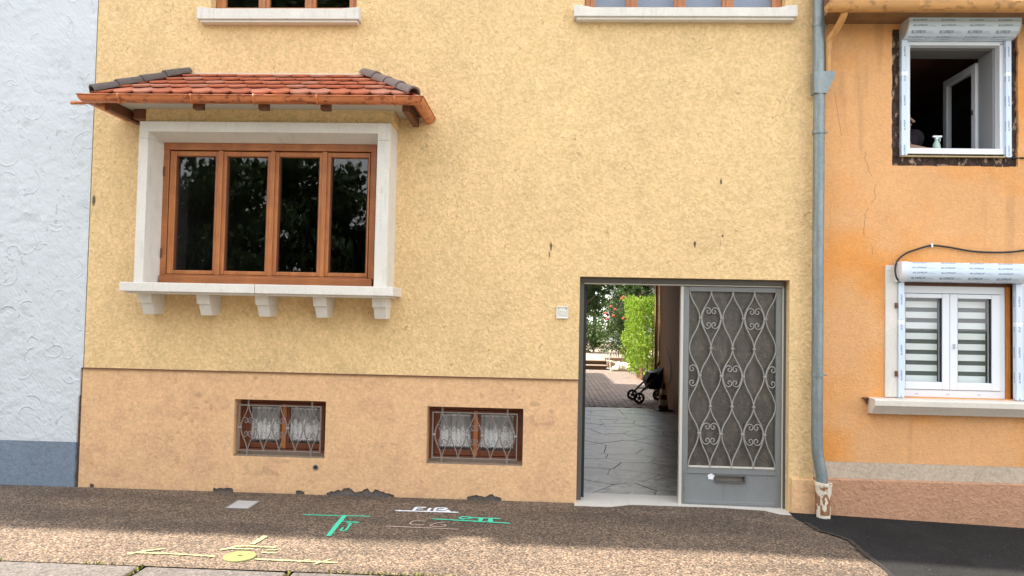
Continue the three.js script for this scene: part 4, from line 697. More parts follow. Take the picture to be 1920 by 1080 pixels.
// ---------------------------------------------------------------- passage floor: broken marble
function voronoi(pts, x0, x1, z0, z1) {
  return pts.map((p, i) => {
    let poly = [[x0, z0], [x1, z0], [x1, z1], [x0, z1]];
    pts.forEach((q, j) => {
      if (i === j || !poly.length) return;
      const mx = (p[0] + q[0]) / 2, mz = (p[1] + q[1]) / 2, nx = q[0] - p[0], nz = q[1] - p[1], s = (a) => (a[0] - mx) * nx + (a[1] - mz) * nz, out = [];
      poly.forEach((a, k) => { const b = poly[(k + 1) % poly.length], u = s(a), v = s(b); if (u <= 0) out.push(a); if (u * v < 0) { const t = u / (u - v); out.push([a[0] + t * (b[0] - a[0]), a[1] + t * (b[1] - a[1])]); } });
      poly = out;
    });
    return poly;
  });
}
function inset(poly, d) {                       // shrink a convex polygon
  const cx = poly.reduce((t, p) => t + p[0], 0) / poly.length, cz = poly.reduce((t, p) => t + p[1], 0) / poly.length;
  let out = poly;
  poly.forEach((a, k) => {
    const b = poly[(k + 1) % poly.length]; let nx = -(b[1] - a[1]), nz = b[0] - a[0]; const l = Math.hypot(nx, nz); if (l < 1e-6) return; nx /= l; nz /= l;
    if ((cx - a[0]) * nx + (cz - a[1]) * nz < 0) { nx = -nx; nz = -nz; }
    const ox = a[0] + nx * d, oz = a[1] + nz * d, s = (p) => (p[0] - ox) * nx + (p[1] - oz) * nz, res = [];
    out.forEach((p, i) => { const q = out[(i + 1) % out.length], u = s(p), v = s(q); if (u >= 0) res.push(p); if (u * v < 0) { const t = u / (u - v); res.push([p[0] + t * (q[0] - p[0]), p[1] + t * (q[1] - p[1])]); } });
    out = res;
  });
  return out;
}
{
  const f = new THREE.Group(); f.name = 'passage_floor'; scene.add(f); struct(f, 'broken marble paving inside the gate passage');
  mesh('mortar_bed', bx(0.255, 2.373, -0.2, -0.012, -7.42, -0.405), std({ color: lin(0.07, 0.065, 0.06), roughness: 1 }), f);
  const r = rng(51), pts = [];
  for (let k = 0; k < 3000 && pts.length < 62; k++) { const p = [0.255 + r() * 2.118, -7.42 + r() * 7.0]; if (pts.every((q) => Math.hypot((q[0] - p[0]), (q[1] - p[1])) > 0.16 + 0.3 * vn(p[0] * 2, p[1] * 2, 3))) pts.push(p); }
  const marble = [0, 1, 2, 3].map((k) => phy({ roughness: 0.32, color: lin(0.44 - 0.03 * k, 0.425 - 0.03 * k, 0.395 - 0.03 * k), map: tex(512, 512, 1.6, 1.6, (x, y) => { const v = Math.abs(fbm(x / 0.35, y / 0.35, 220 + k * 5, 5) - 0.5), g = fbm(x / 0.12, y / 0.12, 240 + k, 4); const q = 0.80 + 0.24 * (g - 0.5) + 0.14 * sstep(0.05, 0.0, v) - 0.22 * sstep(0.5, 0.7, fbm(x / 0.08, y / 0.08, 250 + k, 4)); return [q, q, q * 0.98]; }) }));
  voronoi(pts, 0.255, 2.373, -7.42, -0.405).forEach((poly) => {
    const q = inset(poly, 0.003 + 0.003 * r()); if (q.length < 3) return;
    mesh('marble_piece', prismY(q, -0.03, -0.002 + 0.003 * r()), marble[Math.floor(r() * 4)], f);
  });
}
// ---------------------------------------------------------------- courtyard
{
  const f = new THREE.Group(); f.name = 'courtyard_paving'; scene.add(f); struct(f, 'reddish brick pavers of the rear courtyard');
  mesh('sand_bed', bx(-1.7, 8, -0.3, -0.02, -18.2, -7.425), std({ color: lin(0.10, 0.08, 0.06), roughness: 1 }), f);
  const r = rng(61), tones = [[0.19, 0.14, 0.115], [0.215, 0.16, 0.13], [0.165, 0.125, 0.105], [0.20, 0.155, 0.13]].map((c) => std({ color: lin(...c), map: stoneMap, bumpMap: fineBump, bumpScale: 0.003, roughness: 0.9 }));
  const base = uvm(new RoundedBoxGeometry(0.108, 0.06, 0.216, 1, 0.006)), rest = [[], [], [], []]; let n = 0;
  const list = [];
  for (let j = 0; j * 0.222 < 10.6; j++) for (let i = 0; i < 40; i++) list.push([-0.1 + i * 0.113 + 0.0, -7.545 - j * 0.222 - (i % 2) * 0.111]);
  list.sort((a, b) => b[1] - a[1]);
  for (const [x, z] of list) {
    const y = -0.032 + 0.004 * r(), k = Math.floor(r() * 4);
    const seen = x > 0.35 && x < 2.6 && z > -11;
    if (seen && n < 290) { const m = new THREE.Mesh(base, tones[k]); m.name = 'paver'; m.castShadow = m.receiveShadow = true; m.position.set(x, y, z); m.rotation.y = 0.02 * (r() - 0.5); f.add(m); n++; }
    else rest[k].push(base.clone().translate(x, y, z));
  }
  rest.forEach((g, k) => { const m = mesh('pavers', g, tones[k], f, true); m.userData.kind = 'stuff'; });
  // steps up to the planted terrace
  const stepM = std({ color: lin(0.36, 0.24, 0.17), map: gritMap, roughness: 0.9 }), tread = std({ color: lin(0.30, 0.225, 0.17), map: gritMap, roughness: 0.9 }), riser = std({ color: lin(0.10, 0.06, 0.045), map: gritMap, roughness: 0.9 });
  const s = new THREE.Group(); s.name = 'garden_steps'; scene.add(s); struct(s, 'two low steps up to the sunny terrace');
  mesh('riser', bx(0, 1.98, -0.1, 0.115, -17.95, -17.63), riser, s); mesh('tread', bx(0, 2.0, 0.115, 0.145, -18.0, -17.59, 0.008), tread, s);
  mesh('riser', bx(0, 1.98, 0.0, 0.255, -18.5, -18.0), riser, s); mesh('tread', bx(0, 2.0, 0.255, 0.285, -18.5, -17.96, 0.008), tread, s);
  struct(mesh('terrace', bx(-2, 7.5, -0.2, 0.282, -38, -18.5), tread));
  const w = thing('planter_wall', 'low brown planter wall with pale coping beside the garden steps', 'wall', [0, 0, 0]);
  mesh('wall', bx(2.02, 5.4, -0.1, 0.36, -18.2, -17.65), stepM, w); mesh('coping', bx(2.0, 5.42, 0.36, 0.41, -18.25, -17.6, 0.01), tread, w);
  // annex along the left, out of sight, which shades the yard
  const a = thing('unseen_annex', 'unseen plain annex placed left of the courtyard to shade it', 'building', [0, 0, 0]);
  mesh('wall', bx(-6, -1.75, -0.3, 6.1, -16.8, -13.42), M.plinth, a); mesh('roof', prismX([[-16.9, 6.1], [-16.9, 6.2], [-13.42, 6.3], [-13.42, 6.1]], -6.1, -1.65), M.roofFar, a);
}
// rear downpipe and a cord on the passage wall
{
  const d = thing('rear_downpipe', 'slim brown downpipe at the far end of the passage wall', 'drainpipe', [0, 0, 0]);
  const brown = std({ color: lin(0.20, 0.085, 0.045), roughness: 0.5 });
  mesh('pipe', rod([2.335, 0.0, HD - 0.09], [2.335, 6.6, HD - 0.09], 0.042, 0.042, 16), brown, d);
  for (const y of [0.55, 1.9]) mesh('pipe_ring', new THREE.CylinderGeometry(0.052, 0.052, 0.04, 16).translate(2.335, y, HD - 0.09), brown, d);
  const p2 = mesh('vent_pipe', rod([2.30, 0.75, HD + 0.05], [2.30, 2.65, HD + 0.05], 0.022, 0.022, 12), std({ color: lin(0.42, 0.30, 0.22), roughness: 0.5 })); tag(p2, 'thin pale pipe on the passage wall in front of the brown downpipe', 'pipe');
  const c = mesh('wall_cord', tube([[2.366, 1.15, -8.0], [2.36, 1.02, -7.6], [2.36, 0.8, -7.25], [2.36, 0.6, -7.3], [2.362, 0.48, -7.6], [2.366, 0.42, -7.9]], 0.006, 40, 6), M.rubber); tag(c, 'thin dark cord hanging in a loop on the passage wall', 'cord');
}
// ---------------------------------------------------------------- rollator and cone
{
  const rl = thing('rollator', 'dark wheeled walking frame parked beyond the marble floor', 'rollator', [2.17, 0.0, -8.5], Math.PI * 0.03);
  rl.scale.setScalar(1.16);
  const t = std({ color: lin(0.03, 0.03, 0.032), roughness: 0.45, metalness: 0.3 }), R = 0.10;
  for (const [x, z] of [[-0.27, 0.26], [-0.27, -0.30], [0.20, 0.28], [0.20, -0.32]]) {
    const w = part('wheel', rl);
    mesh('tyre', new THREE.TorusGeometry(R - 0.022, 0.022, 10, 28).translate(x, R, z), M.rubber, w);
    mesh('hub', [new THREE.CylinderGeometry(0.03, 0.03, 0.05, 12).rotateX(Math.PI / 2).translate(x, R, z), ...[0, 1, 2, 3, 4].map((k) => bx(-0.008, 0.008, 0.02, R - 0.03, -0.006, 0.006).rotateZ(k * 1.2566).translate(x, R, z))], t, w);
  }
  for (const z of [0.20, -0.24]) {
    mesh('side_tube', [tube([[-0.27, R + 0.02, z + (z > 0 ? 0.03 : -0.03)], [-0.22, 0.20, z], [0.02, 0.44, z], [0.16, 0.62, z], [0.24, 0.80, z], [0.26, 0.90, z], [0.34, 0.93, z]], 0.017, 30, 8), tube([[0.20, R + 0.02, z + (z > 0 ? 0.05 : -0.05)], [0.17, 0.3, z], [0.06, 0.47, z]], 0.016, 16, 8)], t, rl);
    mesh('grip', rod([0.26, 0.905, z], [0.38, 0.94, z], 0.018), M.rubber, rl);
    mesh('brake_lever', tube([[0.24, 0.88, z], [0.30, 0.86, z], [0.37, 0.88, z]], 0.006, 10, 6), t, rl);
  }
  mesh('cross_brace', [rod([0.02, 0.45, 0.20], [0.02, 0.45, -0.24], 0.012), rod([-0.2, 0.22, 0.2], [0.17, 0.3, -0.24], 0.010), rod([-0.2, 0.22, -0.24], [0.17, 0.3, 0.2], 0.010)], t, rl);
  mesh('seat_pad', bx(-0.06, 0.16, 0.50, 0.54, -0.22, 0.18, 0.015), M.rubber, rl);
  mesh('carry_bag', hull([[-0.06, 0.50, 0.15], [-0.06, 0.50, -0.19], [0.18, 0.60, 0.15], [0.18, 0.60, -0.19], [0.20, 0.3, 0.14], [-0.06, 0.24, 0.14], [-0.06, 0.24, -0.18], [0.10, 0.24, 0.14], [0.10, 0.24, -0.18], [-0.12, 0.40, 0.14], [-0.12, 0.40, -0.18]]), std({ color: lin(0.02, 0.02, 0.022), roughness: 0.9 }), rl);
  mesh('backrest_strap', tube([[0.22, 0.76, 0.2], [0.32, 0.77, 0.08], [0.33, 0.77, -0.1], [0.22, 0.76, -0.24]], 0.018, 16, 6), M.rubber, rl);
  const c = thing('traffic_cone', 'small dark traffic cone with two white bands against the passage wall', 'cone', [2.215, -0.002, -7.18], 0.2);
  const k = std({ color: lin(0.10, 0.018, 0.012), roughness: 0.6 }), wb = std({ color: lin(0.72, 0.72, 0.70), roughness: 0.5 });
  const seg = (y0, y1, m, n) => { const rad = (y) => 0.105 - 0.16 * y; mesh(n, new THREE.CylinderGeometry(rad(y1), rad(y0), y1 - y0, 24, 1, true).translate(0, (y0 + y1) / 2, 0), m, c); };
  mesh('base', bx(-0.145, 0.145, 0, 0.03, -0.145, 0.145, 0.012), M.rubber, c);
  seg(0.03, 0.10, k, 'cone_body'); seg(0.10, 0.21, wb, 'white_band'); seg(0.21, 0.30, k, 'cone_body'); seg(0.30, 0.40, wb, 'white_band'); seg(0.40, 0.52, k, 'cone_body');
  mesh('tip', new THREE.CylinderGeometry(0.012, 0.022, 0.012, 16).translate(0, 0.525, 0), k, c);
}
// pale rocks and a tipped white garden stool by the planter
{
  const r = rng(71), rockM = std({ color: lin(0.62, 0.56, 0.46), map: stoneMap, bumpMap: gritBump, bumpScale: 0.01, roughness: 0.95 });
  const spots = [[2.55, 0.13, -17.35, 0.22, 'large pale boulder below the hedge'], [2.30, 0.07, -17.30, 0.13, 'small pale rock under the tipped stool'], [2.80, 0.10, -17.20, 0.17, 'pale rock half under the hedge leaves']];
  for (const [x, y, z, s, label] of spots) {
    const g = new THREE.IcosahedronGeometry(s, 2), p = g.attributes.position; for (let i = 0; i < p.count; i++) { const v = V(p.getX(i), p.getY(i), p.getZ(i)); const n = 0.75 + 0.5 * vn(v.x / s * 1.3 + 9 + x, v.y / s * 1.3 + v.z / s * 1.7 + 5, 3); p.setXYZ(i, v.x * n * 1.35, v.y * n * 0.75, v.z * n); } g.computeVertexNormals();
    const m = mesh('rock', g, rockM); m.position.set(x, y * 0.8, z); tag(m, label, 'rock', 'pale rocks by the planter');
  }
  const st = thing('garden_stool', 'white plastic stool lying tipped over in front of the planter wall', 'stool', [2.22, 0.0, -17.25], 0.4), wp = std({ color: lin(0.80, 0.79, 0.75), roughness: 0.4 });
  mesh('seat', new THREE.CylinderGeometry(0.15, 0.15, 0.025, 20).rotateZ(1.25).translate(0.10, 0.16, 0), wp, st);
  for (const [a, b] of [[0.11, 0.1], [-0.11, 0.1], [0.1, -0.1], [-0.1, -0.1]]) { const A = V(0.10 - 0.02 * (a > 0 ? 1 : -1), 0.16 + a, b); mesh('leg', rod([A.x, Math.max(0.03, A.y), b], [-0.22, Math.max(0.025, A.y + a * 0.25 + 0.04), b * 1.3], 0.018, 0.014), wp, st); }
  mesh('upright_stake', rod([-0.16, 0.0, 0.05], [-0.22, 0.46, 0.02], 0.022, 0.020), wp, st);
}
// ---------------------------------------------------------------- vegetation
const leafMat = (r, g, b, tr = 0.35) => phy({ color: lin(r, g, b), vertexColors: true, roughness: 0.75, transmission: tr, thickness: 0, side: THREE.DoubleSide, specularIntensity: 0.4 });
function leafCloud(points, size, seed, hue = 0.25) {   // folded leaf-shaped faces at given [x,y,z] points
  const r = rng(seed), n = points.length, pos = new Float32Array(n * 12 * 3), col = new Float32Array(n * 12 * 3), m = new THREE.Matrix4(), q = new THREE.Quaternion(), e = new THREE.Euler(), v = V(0, 0, 0);
  const T = [[0, 0, 0], [0.34, 0.5, 0.10], [0, 0.48, 0], [0, 0.48, 0], [0.34, 0.5, 0.10], [0, 1, 0.05], [0, 0, 0], [0, 0.48, 0], [-0.34, 0.5, 0.10], [-0.34, 0.5, 0.10], [0, 0.48, 0], [0, 1, 0.05]];
  points.forEach((p, i) => {
    const s = size * (0.65 + 0.7 * r()); e.set((r() - 0.5) * 2.6 + 0.5, r() * 6.283, (r() - 0.5) * 2.4); q.setFromEuler(e); m.compose(V(...p), q, V(s, s, s));
    const k = 0.75 + 0.5 * r(), w = hue * (r() - 0.5);
    for (let t = 0; t < 12; t++) { v.set(...T[t]).applyMatrix4(m); pos.set([v.x, v.y, v.z], (i * 12 + t) * 3); col.set([k * (1 + w), k, k * (1 - w)], (i * 12 + t) * 3); }
  });
  const g = new THREE.BufferGeometry(); g.setAttribute('position', new THREE.BufferAttribute(pos, 3)); g.setAttribute('color', new THREE.BufferAttribute(col, 3)); g.computeVertexNormals(); g.setAttribute('uv', new THREE.BufferAttribute(new Float32Array(n * 24), 2));
  return g;
}
function clumps(r, n, centre, rad, per, spread) {      // leaf points gathered in clumps inside an uneven crown
  const out = [];
  for (let c = 0; c < n; c++) {
    let d; do d = V(r() * 2 - 1, r() * 2 - 1, r() * 2 - 1); while (d.length() > 1 || d.length() < 0.25);
    d.multiplyScalar(0.82 + 0.34 * r()); const C = [centre[0] + d.x * rad[0], centre[1] + d.y * rad[1], centre[2] + d.z * rad[2]], s = spread * (0.6 + 0.8 * r());
    for (let k = 0; k < per; k++) { const a = V(r() - 0.5, r() - 0.5, r() - 0.5).multiplyScalar(2 * s * Math.cbrt(r())); out.push([C[0] + a.x, C[1] + a.y * 0.8, C[2] + a.z]); }
  }
  return out;
}
const bark = std({ color: lin(0.09, 0.065, 0.045), map: gritMap, bumpMap: gritBump, bumpScale: 0.02, roughness: 1 });
function bush(name, label, category, pos, points, size, mat, seed, stems, group) {
  const t = thing(name, label, category, pos, 0, group);
  mesh('foliage', leafCloud(points, size, seed), mat, t, true);
  for (const s of stems ?? []) mesh('stem', s, bark, t);
  return t;
}
{
  const r = rng(81);
  // bright clipped hedge along the right of the yard
  const hp = []; for (let k = 0; k < 9000; k++) {
    const y = Math.pow(r(), 0.85) * 2.35, bulge = 0.16 * vn(y * 2.1, k * 0.0003, 4), face = r();
    let x, z; if (face < 0.55) { x = -0.05 + 0.28 * r() * r() - bulge; z = -r() * 3.9; } else if (face < 0.85) { x = r() * 1.0; z = 0.1 - 0.3 * r() * r() + bulge; } else { x = r(); z = -r() * 3.9; }
    x += 0.45 * (vn(z * 2.6, y * 3.0, 6) - 0.5); z += 0.35 * (vn(x * 3.2, y * 3.4, 7) - 0.5); if (y > 2.05 + 0.3 * vn(x * 2, z * 1.5, 8)) continue; hp.push([x, 0.06 + y, z]);
  }
  bush('hedge', 'sunlit yellow-green hedge at the end of the passage view', 'hedge', [2.72, 0, -14.0], hp, 0.085, leafMat(0.24, 0.36, 0.03, 0.4), 5, [-0.5, -1.7, -3.0].map((z) => rod([0.33, 0, z], [0.3, 1.6, z + 0.05], 0.03, 0.015)));
  const ed = thing('timber_edging', 'short upright timber edging under the hedge', 'edging', [2.68, 0, -13.9]);
  for (let k = 0; k < 12; k++) mesh('stake', rod([0.015 * r(), -0.1, -k * 0.11], [0.01 * r(), 0.24 + 0.08 * r(), -k * 0.11], 0.042, 0.040, 10), std({ color: lin(0.25, 0.14, 0.08), map: grainV, roughness: 0.9 }), ed);
  // rose bush: looser, darker leaves and red blooms
  const rb = thing('rose_bush', 'tall rose bush with red blooms left of the hedge', 'shrub', [2.45, 0.36, -18.6]);
  mesh('foliage', leafCloud([...clumps(r, 46, [0, 0.75, 0], [0.75, 0.65, 0.6], 46, 0.24), ...clumps(r, 16, [0.15, 1.65, 0], [0.55, 0.55, 0.4], 34, 0.2)], 0.085, 6), leafMat(0.07, 0.12, 0.028, 0.35), rb, true);
  mesh('stem', [tube([[0, -0.2, 0], [0.05, 0.6, 0.02], [0.15, 1.5, 0.05], [0.12, 2.1, 0.1]], 0.018, 16, 6), tube([[0, -0.2, 0], [-0.2, 0.7, 0.1], [-0.3, 1.7, 0.1]], 0.014, 16, 6), tube([[0.1, -0.2, 0], [0.35, 0.8, 0], [0.5, 1.9, -0.1]], 0.014, 16, 6)], bark, rb);
  const red = std({ color: lin(0.62, 0.03, 0.025), roughness: 0.6, side: THREE.DoubleSide });
  for (const [x, y, z] of [[-0.42, 1.30, 0.45], [-0.15, 1.62, 0.40], [0.10, 1.32, 0.5], [0.05, 1.98, 0.35], [-0.30, 1.72, 0.42], [0.42, 1.55, 0.45], [-0.48, 1.48, 0.4], [0.22, 1.36, 0.48], [-0.22, 1.40, 0.5], [0.12, 2.05, 0.3]]) {
    const gs = []; for (let k = 0; k < 9; k++) gs.push(new THREE.SphereGeometry(0.042, 6, 4, 0, 2.4, 0.3, 1.6).scale(1, 0.8, 1).rotateY(k * 0.7 + x).rotateX(0.5 * (r() - 0.5)).translate(0, 0.008 * (k % 3), 0).scale(1.25 - 0.07 * k, 1, 1.25 - 0.07 * k));
    mesh('rose_bloom', gs.map((g) => g.translate(x, y, z)), red, rb);
  }
  // loose shrubs and trees behind
  const dark = leafMat(0.03, 0.06, 0.014, 0.3), mid = leafMat(0.055, 0.10, 0.02, 0.35);
  bush('garden_shrub', 'dark rounded shrub on the terrace at the left of the passage view', 'shrub', [1.75, 0.28, -23.5], clumps(r, 60, [0, 0.8, 0], [0.9, 0.85, 0.8], 50, 0.3), 0.10, mid, 9, null, 'shrubs on the terrace');
  bush('garden_shrub', 'leafy shrub behind the rose bush on the terrace', 'shrub', [3.4, 0.28, -22.5], clumps(r, 70, [0, 1.0, 0], [1.1, 1.1, 0.9], 50, 0.32), 0.10, dark, 10, null, 'shrubs on the terrace');
  function tree(label, pos, h, rad, seed, mat, group, leaves = 90, per = 110, lift = 0.62) {
    const q = rng(seed), t = thing('tree', label, 'tree', pos, 0, group), lim = [];
    lim.push(tube([[0, -0.4, 0], [0.05, h * 0.25, 0.03], [-0.05, h * 0.5, 0.05], [0.05, h * 0.8, 0]], 0.11, 16, 8));
    for (let k = 0; k < 9; k++) { const a = k * 2.4 + q(), y = h * (0.25 + 0.05 * k), l = rad * (0.55 + 0.4 * q()); lim.push(tube([[0, y, 0], [Math.cos(a) * l * 0.5, y + 0.12 * h, Math.sin(a) * l * 0.5], [Math.cos(a) * l, y + 0.2 * h, Math.sin(a) * l]], 0.035, 10, 5)); }
    mesh('trunk', lim, bark, t);
    mesh('crown', leafCloud(clumps(q, leaves, [0, h * lift, 0], [rad, h * (1 - lift), rad], per, rad * 0.17), 0.05 + 0.055 * rad, seed + 1), mat, t, true);
    return t;
  }
  tree('dark green tree left of the roses behind the courtyard', [1.5, 0.2, -29], 5.6, 1.7, 91, dark, 'trees behind the courtyard');
  tree('broad tree right of the white garden house', [6.0, 0.2, -33], 5.2, 1.9, 92, mid, 'trees behind the courtyard');
  tree('tree standing in front of the white garden house', [4.1, 0.2, -30], 3.3, 1.15, 93, mid, 'trees behind the courtyard', 60, 90);
  tree('far tree at the left end of the garden', [0.4, 0.2, -35], 6.4, 2.2, 94, dark, 'trees behind the courtyard');
  tree('tree between the dark tree and the white garden house', [2.7, 0.2, -36], 6.0, 1.7, 95, mid, 'trees behind the courtyard');
  // far white house
  const fh = thing('garden_house', 'white house with a dark window beyond the garden trees', 'house', [0, 0, 0]);
  const wm = std({ color: lin(0.72, 0.72, 0.70), map: gritMap, roughness: 0.9 });
  mesh('wall', slab(rect(3.85, 10.5, -0.4, 6), [rect(4.12, 4.86, 3.02, 4.2), rect(6.4, 7.2, 2.5, 4.0)], -40.3, -40), wm, fh);
  mesh('body', bx(3.85, 10.5, -0.4, 6, -46, -40.9), wm, fh);
  mesh('roof', prismX([[-39.6, 6], [-39.6, 6.1], [-43, 8.6], [-46.4, 6.1], [-46.4, 6]], 3.6, 10.8), M.roofFar, fh);
  for (const [x0, x1, y0, y1] of [[4.12, 4.86, 3.02, 4.2], [6.4, 7.2, 2.5, 4.0]]) { const w = part('window', fh); mesh('frame', [bx(x0, x0 + 0.06, y0, y1, -40.2, -40.1), bx(x1 - 0.06, x1, y0, y1, -40.2, -40.1), bx(x0 + 0.06, x1 - 0.06, y0, y0 + 0.06, -40.2, -40.1), bx((x0 + x1) / 2 - 0.03, (x0 + x1) / 2 + 0.03, y0 + 0.06, y1, -40.2, -40.1)], M.pvc, w); mesh('pane', bx(x0 + 0.05, x1 - 0.05, y0 + 0.05, y1, -40.17, -40.165), M.pane, w); mesh('sill', bx(x0 - 0.1, x1 + 0.1, y0 - 0.08, y0 - 0.002, -40.1, -39.85), M.stone, w); }
  mesh('balcony_rail', [bx(3.9, 5.0, 2.86, 2.90, -39.9, -39.8)], M.pvc, fh);

  // the far side of the street, mirrored in the dark panes
  const st = [[-22, 15.5, 8.2, 3.2], [-16.2, 14.6, 7.0, 3.0], [-11.3, 15.2, 6.7, 3.0], [-7.1, 14.8, 6.3, 2.8], [-2.6, 16.0, 7.2, 2.8], [3.2, 17.5, 6.2, 2.3], [-10.0, 21.5, 15.5, 4.2]];
  const lab = ['street tree farthest left across the road', 'second street tree across the road', 'tall middle street tree across the road', 'shorter street tree across the road', 'street tree straight behind the viewer', 'rightmost street tree across the road', 'very tall tree behind the far hedge'];
  st.forEach(([x, z, h, rad], i) => tree(lab[i], [x, 0, z], h, rad, 100 + i, leafMat(0.05, 0.085, 0.025, 0.3), 'trees across the road', 170, 120, h > 12 ? 0.78 : 0.53));
  const q = rng(120), hq = []; for (let k = 0; k < 9000; k++) hq.push([-26 + 34 * q(), 0.1 + 2.7 * q() * (0.85 + 0.3 * vn(k * 0.01, 2)), 0.9 * (q() - 0.5)]);
  bush('roadside_hedge', 'long dark hedge on the far side of the road', 'hedge', [0, 0, 19], hq, 0.34, dark, 121, null);
}

// ---------------------------------------------------------------- sprayed survey marks on the pavement
let sprayLevel = 0;
function spray(name, label, mat, strokes, seed, speck = 40) {
  const r = rng(seed), base = 0.0040 + 0.0006 * (sprayLevel++ % 5), mark = thing(name, label, 'marking', [0, 0, 0], 0, 'spray-painted survey marks'); let lift = 0;
  for (const { p, w } of strokes) {
    const pos = [], tri = (...q) => { for (const [x, y, z] of q) pos.push(x, y, z); };
    const c = new THREE.CatmullRomCurve3(p.map(([x, z]) => V(x, 0, z)), false, 'centripetal'), len = c.getLength(), n = Math.max(4, Math.ceil(len / 0.014)), q = c.getSpacedPoints(n), y = base + 0.00025 * lift++;
    const off = q.map((v, i) => { const t = c.getTangentAt(Math.min(1, i / n)), k = w * (0.5 + 0.22 * (r() - 0.5)) * (i === 0 || i === n ? 0.5 : 1); return [V(v.x - t.z * k, gy(v.x) + y, v.z + t.x * k), V(v.x + t.z * k, gy(v.x) + y, v.z - t.x * k)]; });
    for (let i = 0; i < n; i++) { const [a, b] = off[i], [e, f] = off[i + 1]; tri(a.toArray(), e.toArray(), b.toArray()); tri(b.toArray(), e.toArray(), f.toArray()); }
    for (let k = 0; k < speck * len; k++) { const v = c.getPointAt(r()), s = 0.002 + 0.004 * r(), a = r() * 6.28, d = w * (0.45 + 1.2 * r() * r()), x = v.x + d * Math.cos(a), z = v.z + d * Math.sin(a), yy = gy(x) + base - 0.0008; tri([x, yy, z - s], [x - s, yy, z + s], [x + s, yy, z + s]); }
    const g = new THREE.BufferGeometry().setAttribute('position', new THREE.Float32BufferAttribute(pos, 3)); g.computeVertexNormals(); mesh('stroke', g, mat, mark);
  }
  return mark;
}
{
  const white = paint(0.74, 0.76, 0.80), green = paint(0.06, 0.52, 0.33), pink = paint(0.50, 0.37, 0.30), yellow = paint(0.31, 0.30, 0.15);
  spray('spray_mark', 'white sprayed letters EIB on a line near the wall', white, [
    { p: [[-1.29, 0.478], [-1.0, 0.474], [-0.732, 0.470]], w: 0.030 },
    { p: [[-1.035, 0.345], [-1.12, 0.350], [-1.125, 0.40], [-1.128, 0.46]], w: 0.028 }, { p: [[-1.12, 0.405], [-1.05, 0.405]], w: 0.024 },
    { p: [[-0.995, 0.36], [-1.0, 0.46]], w: 0.028 }, { p: [[-0.945, 0.46], [-0.94, 0.35], [-0.87, 0.345], [-0.85, 0.375], [-0.92, 0.40], [-0.83, 0.425], [-0.82, 0.45], [-0.93, 0.462]], w: 0.026 }], 1);
  spray('spray_mark', 'green sprayed T shape with a small hook below the bay', green, [
    { p: [[-2.025, 0.711], [-1.75, 0.700], [-1.451, 0.691]], w: 0.022 }, { p: [[-1.672, 0.705], [-1.66, 0.95], [-1.640, 1.277]], w: 0.040 },
    { p: [[-1.645, 0.875], [-1.58, 0.865], [-1.50, 0.885], [-1.58, 0.905], [-1.60, 0.88]], w: 0.016 }, { p: [[-1.565, 0.905], [-1.555, 1.0], [-1.555, 1.12], [-1.585, 1.13], [-1.590, 1.04]], w: 0.018 }], 2);
  spray('spray_mark', 'green sprayed letters PTT on a line in front of the gate', green, [
    { p: [[-0.928, 0.706], [-0.6, 0.733], [-0.267, 0.762]], w: 0.026 }, { p: [[-0.60, 0.655], [-0.66, 0.675], [-0.70, 0.655], [-0.685, 0.615], [-0.63, 0.61], [-0.615, 0.635], [-0.68, 0.70]], w: 0.022 },
    { p: [[-0.62, 0.637], [-0.48, 0.632], [-0.355, 0.635]], w: 0.030 }, { p: [[-0.522, 0.64], [-0.520, 0.735]], w: 0.040 }, { p: [[-0.440, 0.64], [-0.436, 0.742]], w: 0.040 }], 3);
  spray('spray_mark', 'faint pink sprayed letters SG on a line between the green marks', pink, [
    { p: [[-1.267, 0.968], [-0.95, 0.974], [-0.671, 0.985]], w: 0.014 }, { p: [[-0.965, 0.785], [-1.06, 0.79], [-1.085, 0.85], [-1.06, 0.90], [-0.96, 0.895]], w: 0.012 }, { p: [[-0.80, 0.79], [-0.87, 0.83], [-0.91, 0.915], [-0.80, 0.925], [-0.79, 0.88], [-0.84, 0.86]], w: 0.012 }], 4, 20);
  spray('spray_mark', 'pale yellow sprayed strokes radiating from the round valve cover', yellow, [
    { p: [[-2.82, 1.82], [-2.6, 1.815], [-2.27, 1.838]], w: 0.022 }, { p: [[-2.89, 1.86], [-2.84, 1.81], [-2.75, 1.74], [-2.69, 1.71]], w: 0.027 }, { p: [[-1.985, 1.862], [-1.7, 1.87], [-1.40, 1.875]], w: 0.024 },
    { p: [[-2.13, 1.55], [-2.115, 1.42], [-2.108, 1.33]], w: 0.041 }, { p: [[-2.28, 1.68], [-2.20, 1.60], [-2.05, 1.595], [-1.93, 1.60]], w: 0.022 }, { p: [[-1.97, 1.66], [-1.90, 1.65]], w: 0.022 }, { p: [[-1.99, 1.72], [-1.88, 1.725]], w: 0.022 }, { p: [[-2.30, 1.70], [-2.24, 1.665], [-2.15, 1.66], [-2.08, 1.655]], w: 0.024 },
    { p: [[-1.64, 1.885], [-1.61, 1.83]], w: 0.016 }, { p: [[-1.55, 1.93], [-1.50, 1.86], [-1.47, 1.82]], w: 0.016 }], 5, 130);
  const vc = thing('valve_cover', 'round yellow-painted valve cover set in the pavement by the kerb', 'cover', [-2.105, 0.002, 1.82]);
  mesh('lid', new THREE.LatheGeometry([[0, 0.009], [0.03, 0.009], [0.034, 0.006], [0.090, 0.006], [0.094, 0.009], [0.108, 0.009], [0.112, 0.002], [0.112, -0.03]].map((p) => new THREE.Vector2(...p)), 36), std({ color: lin(0.19, 0.20, 0.07), map: stoneMap, roughness: 0.8 }), vc);
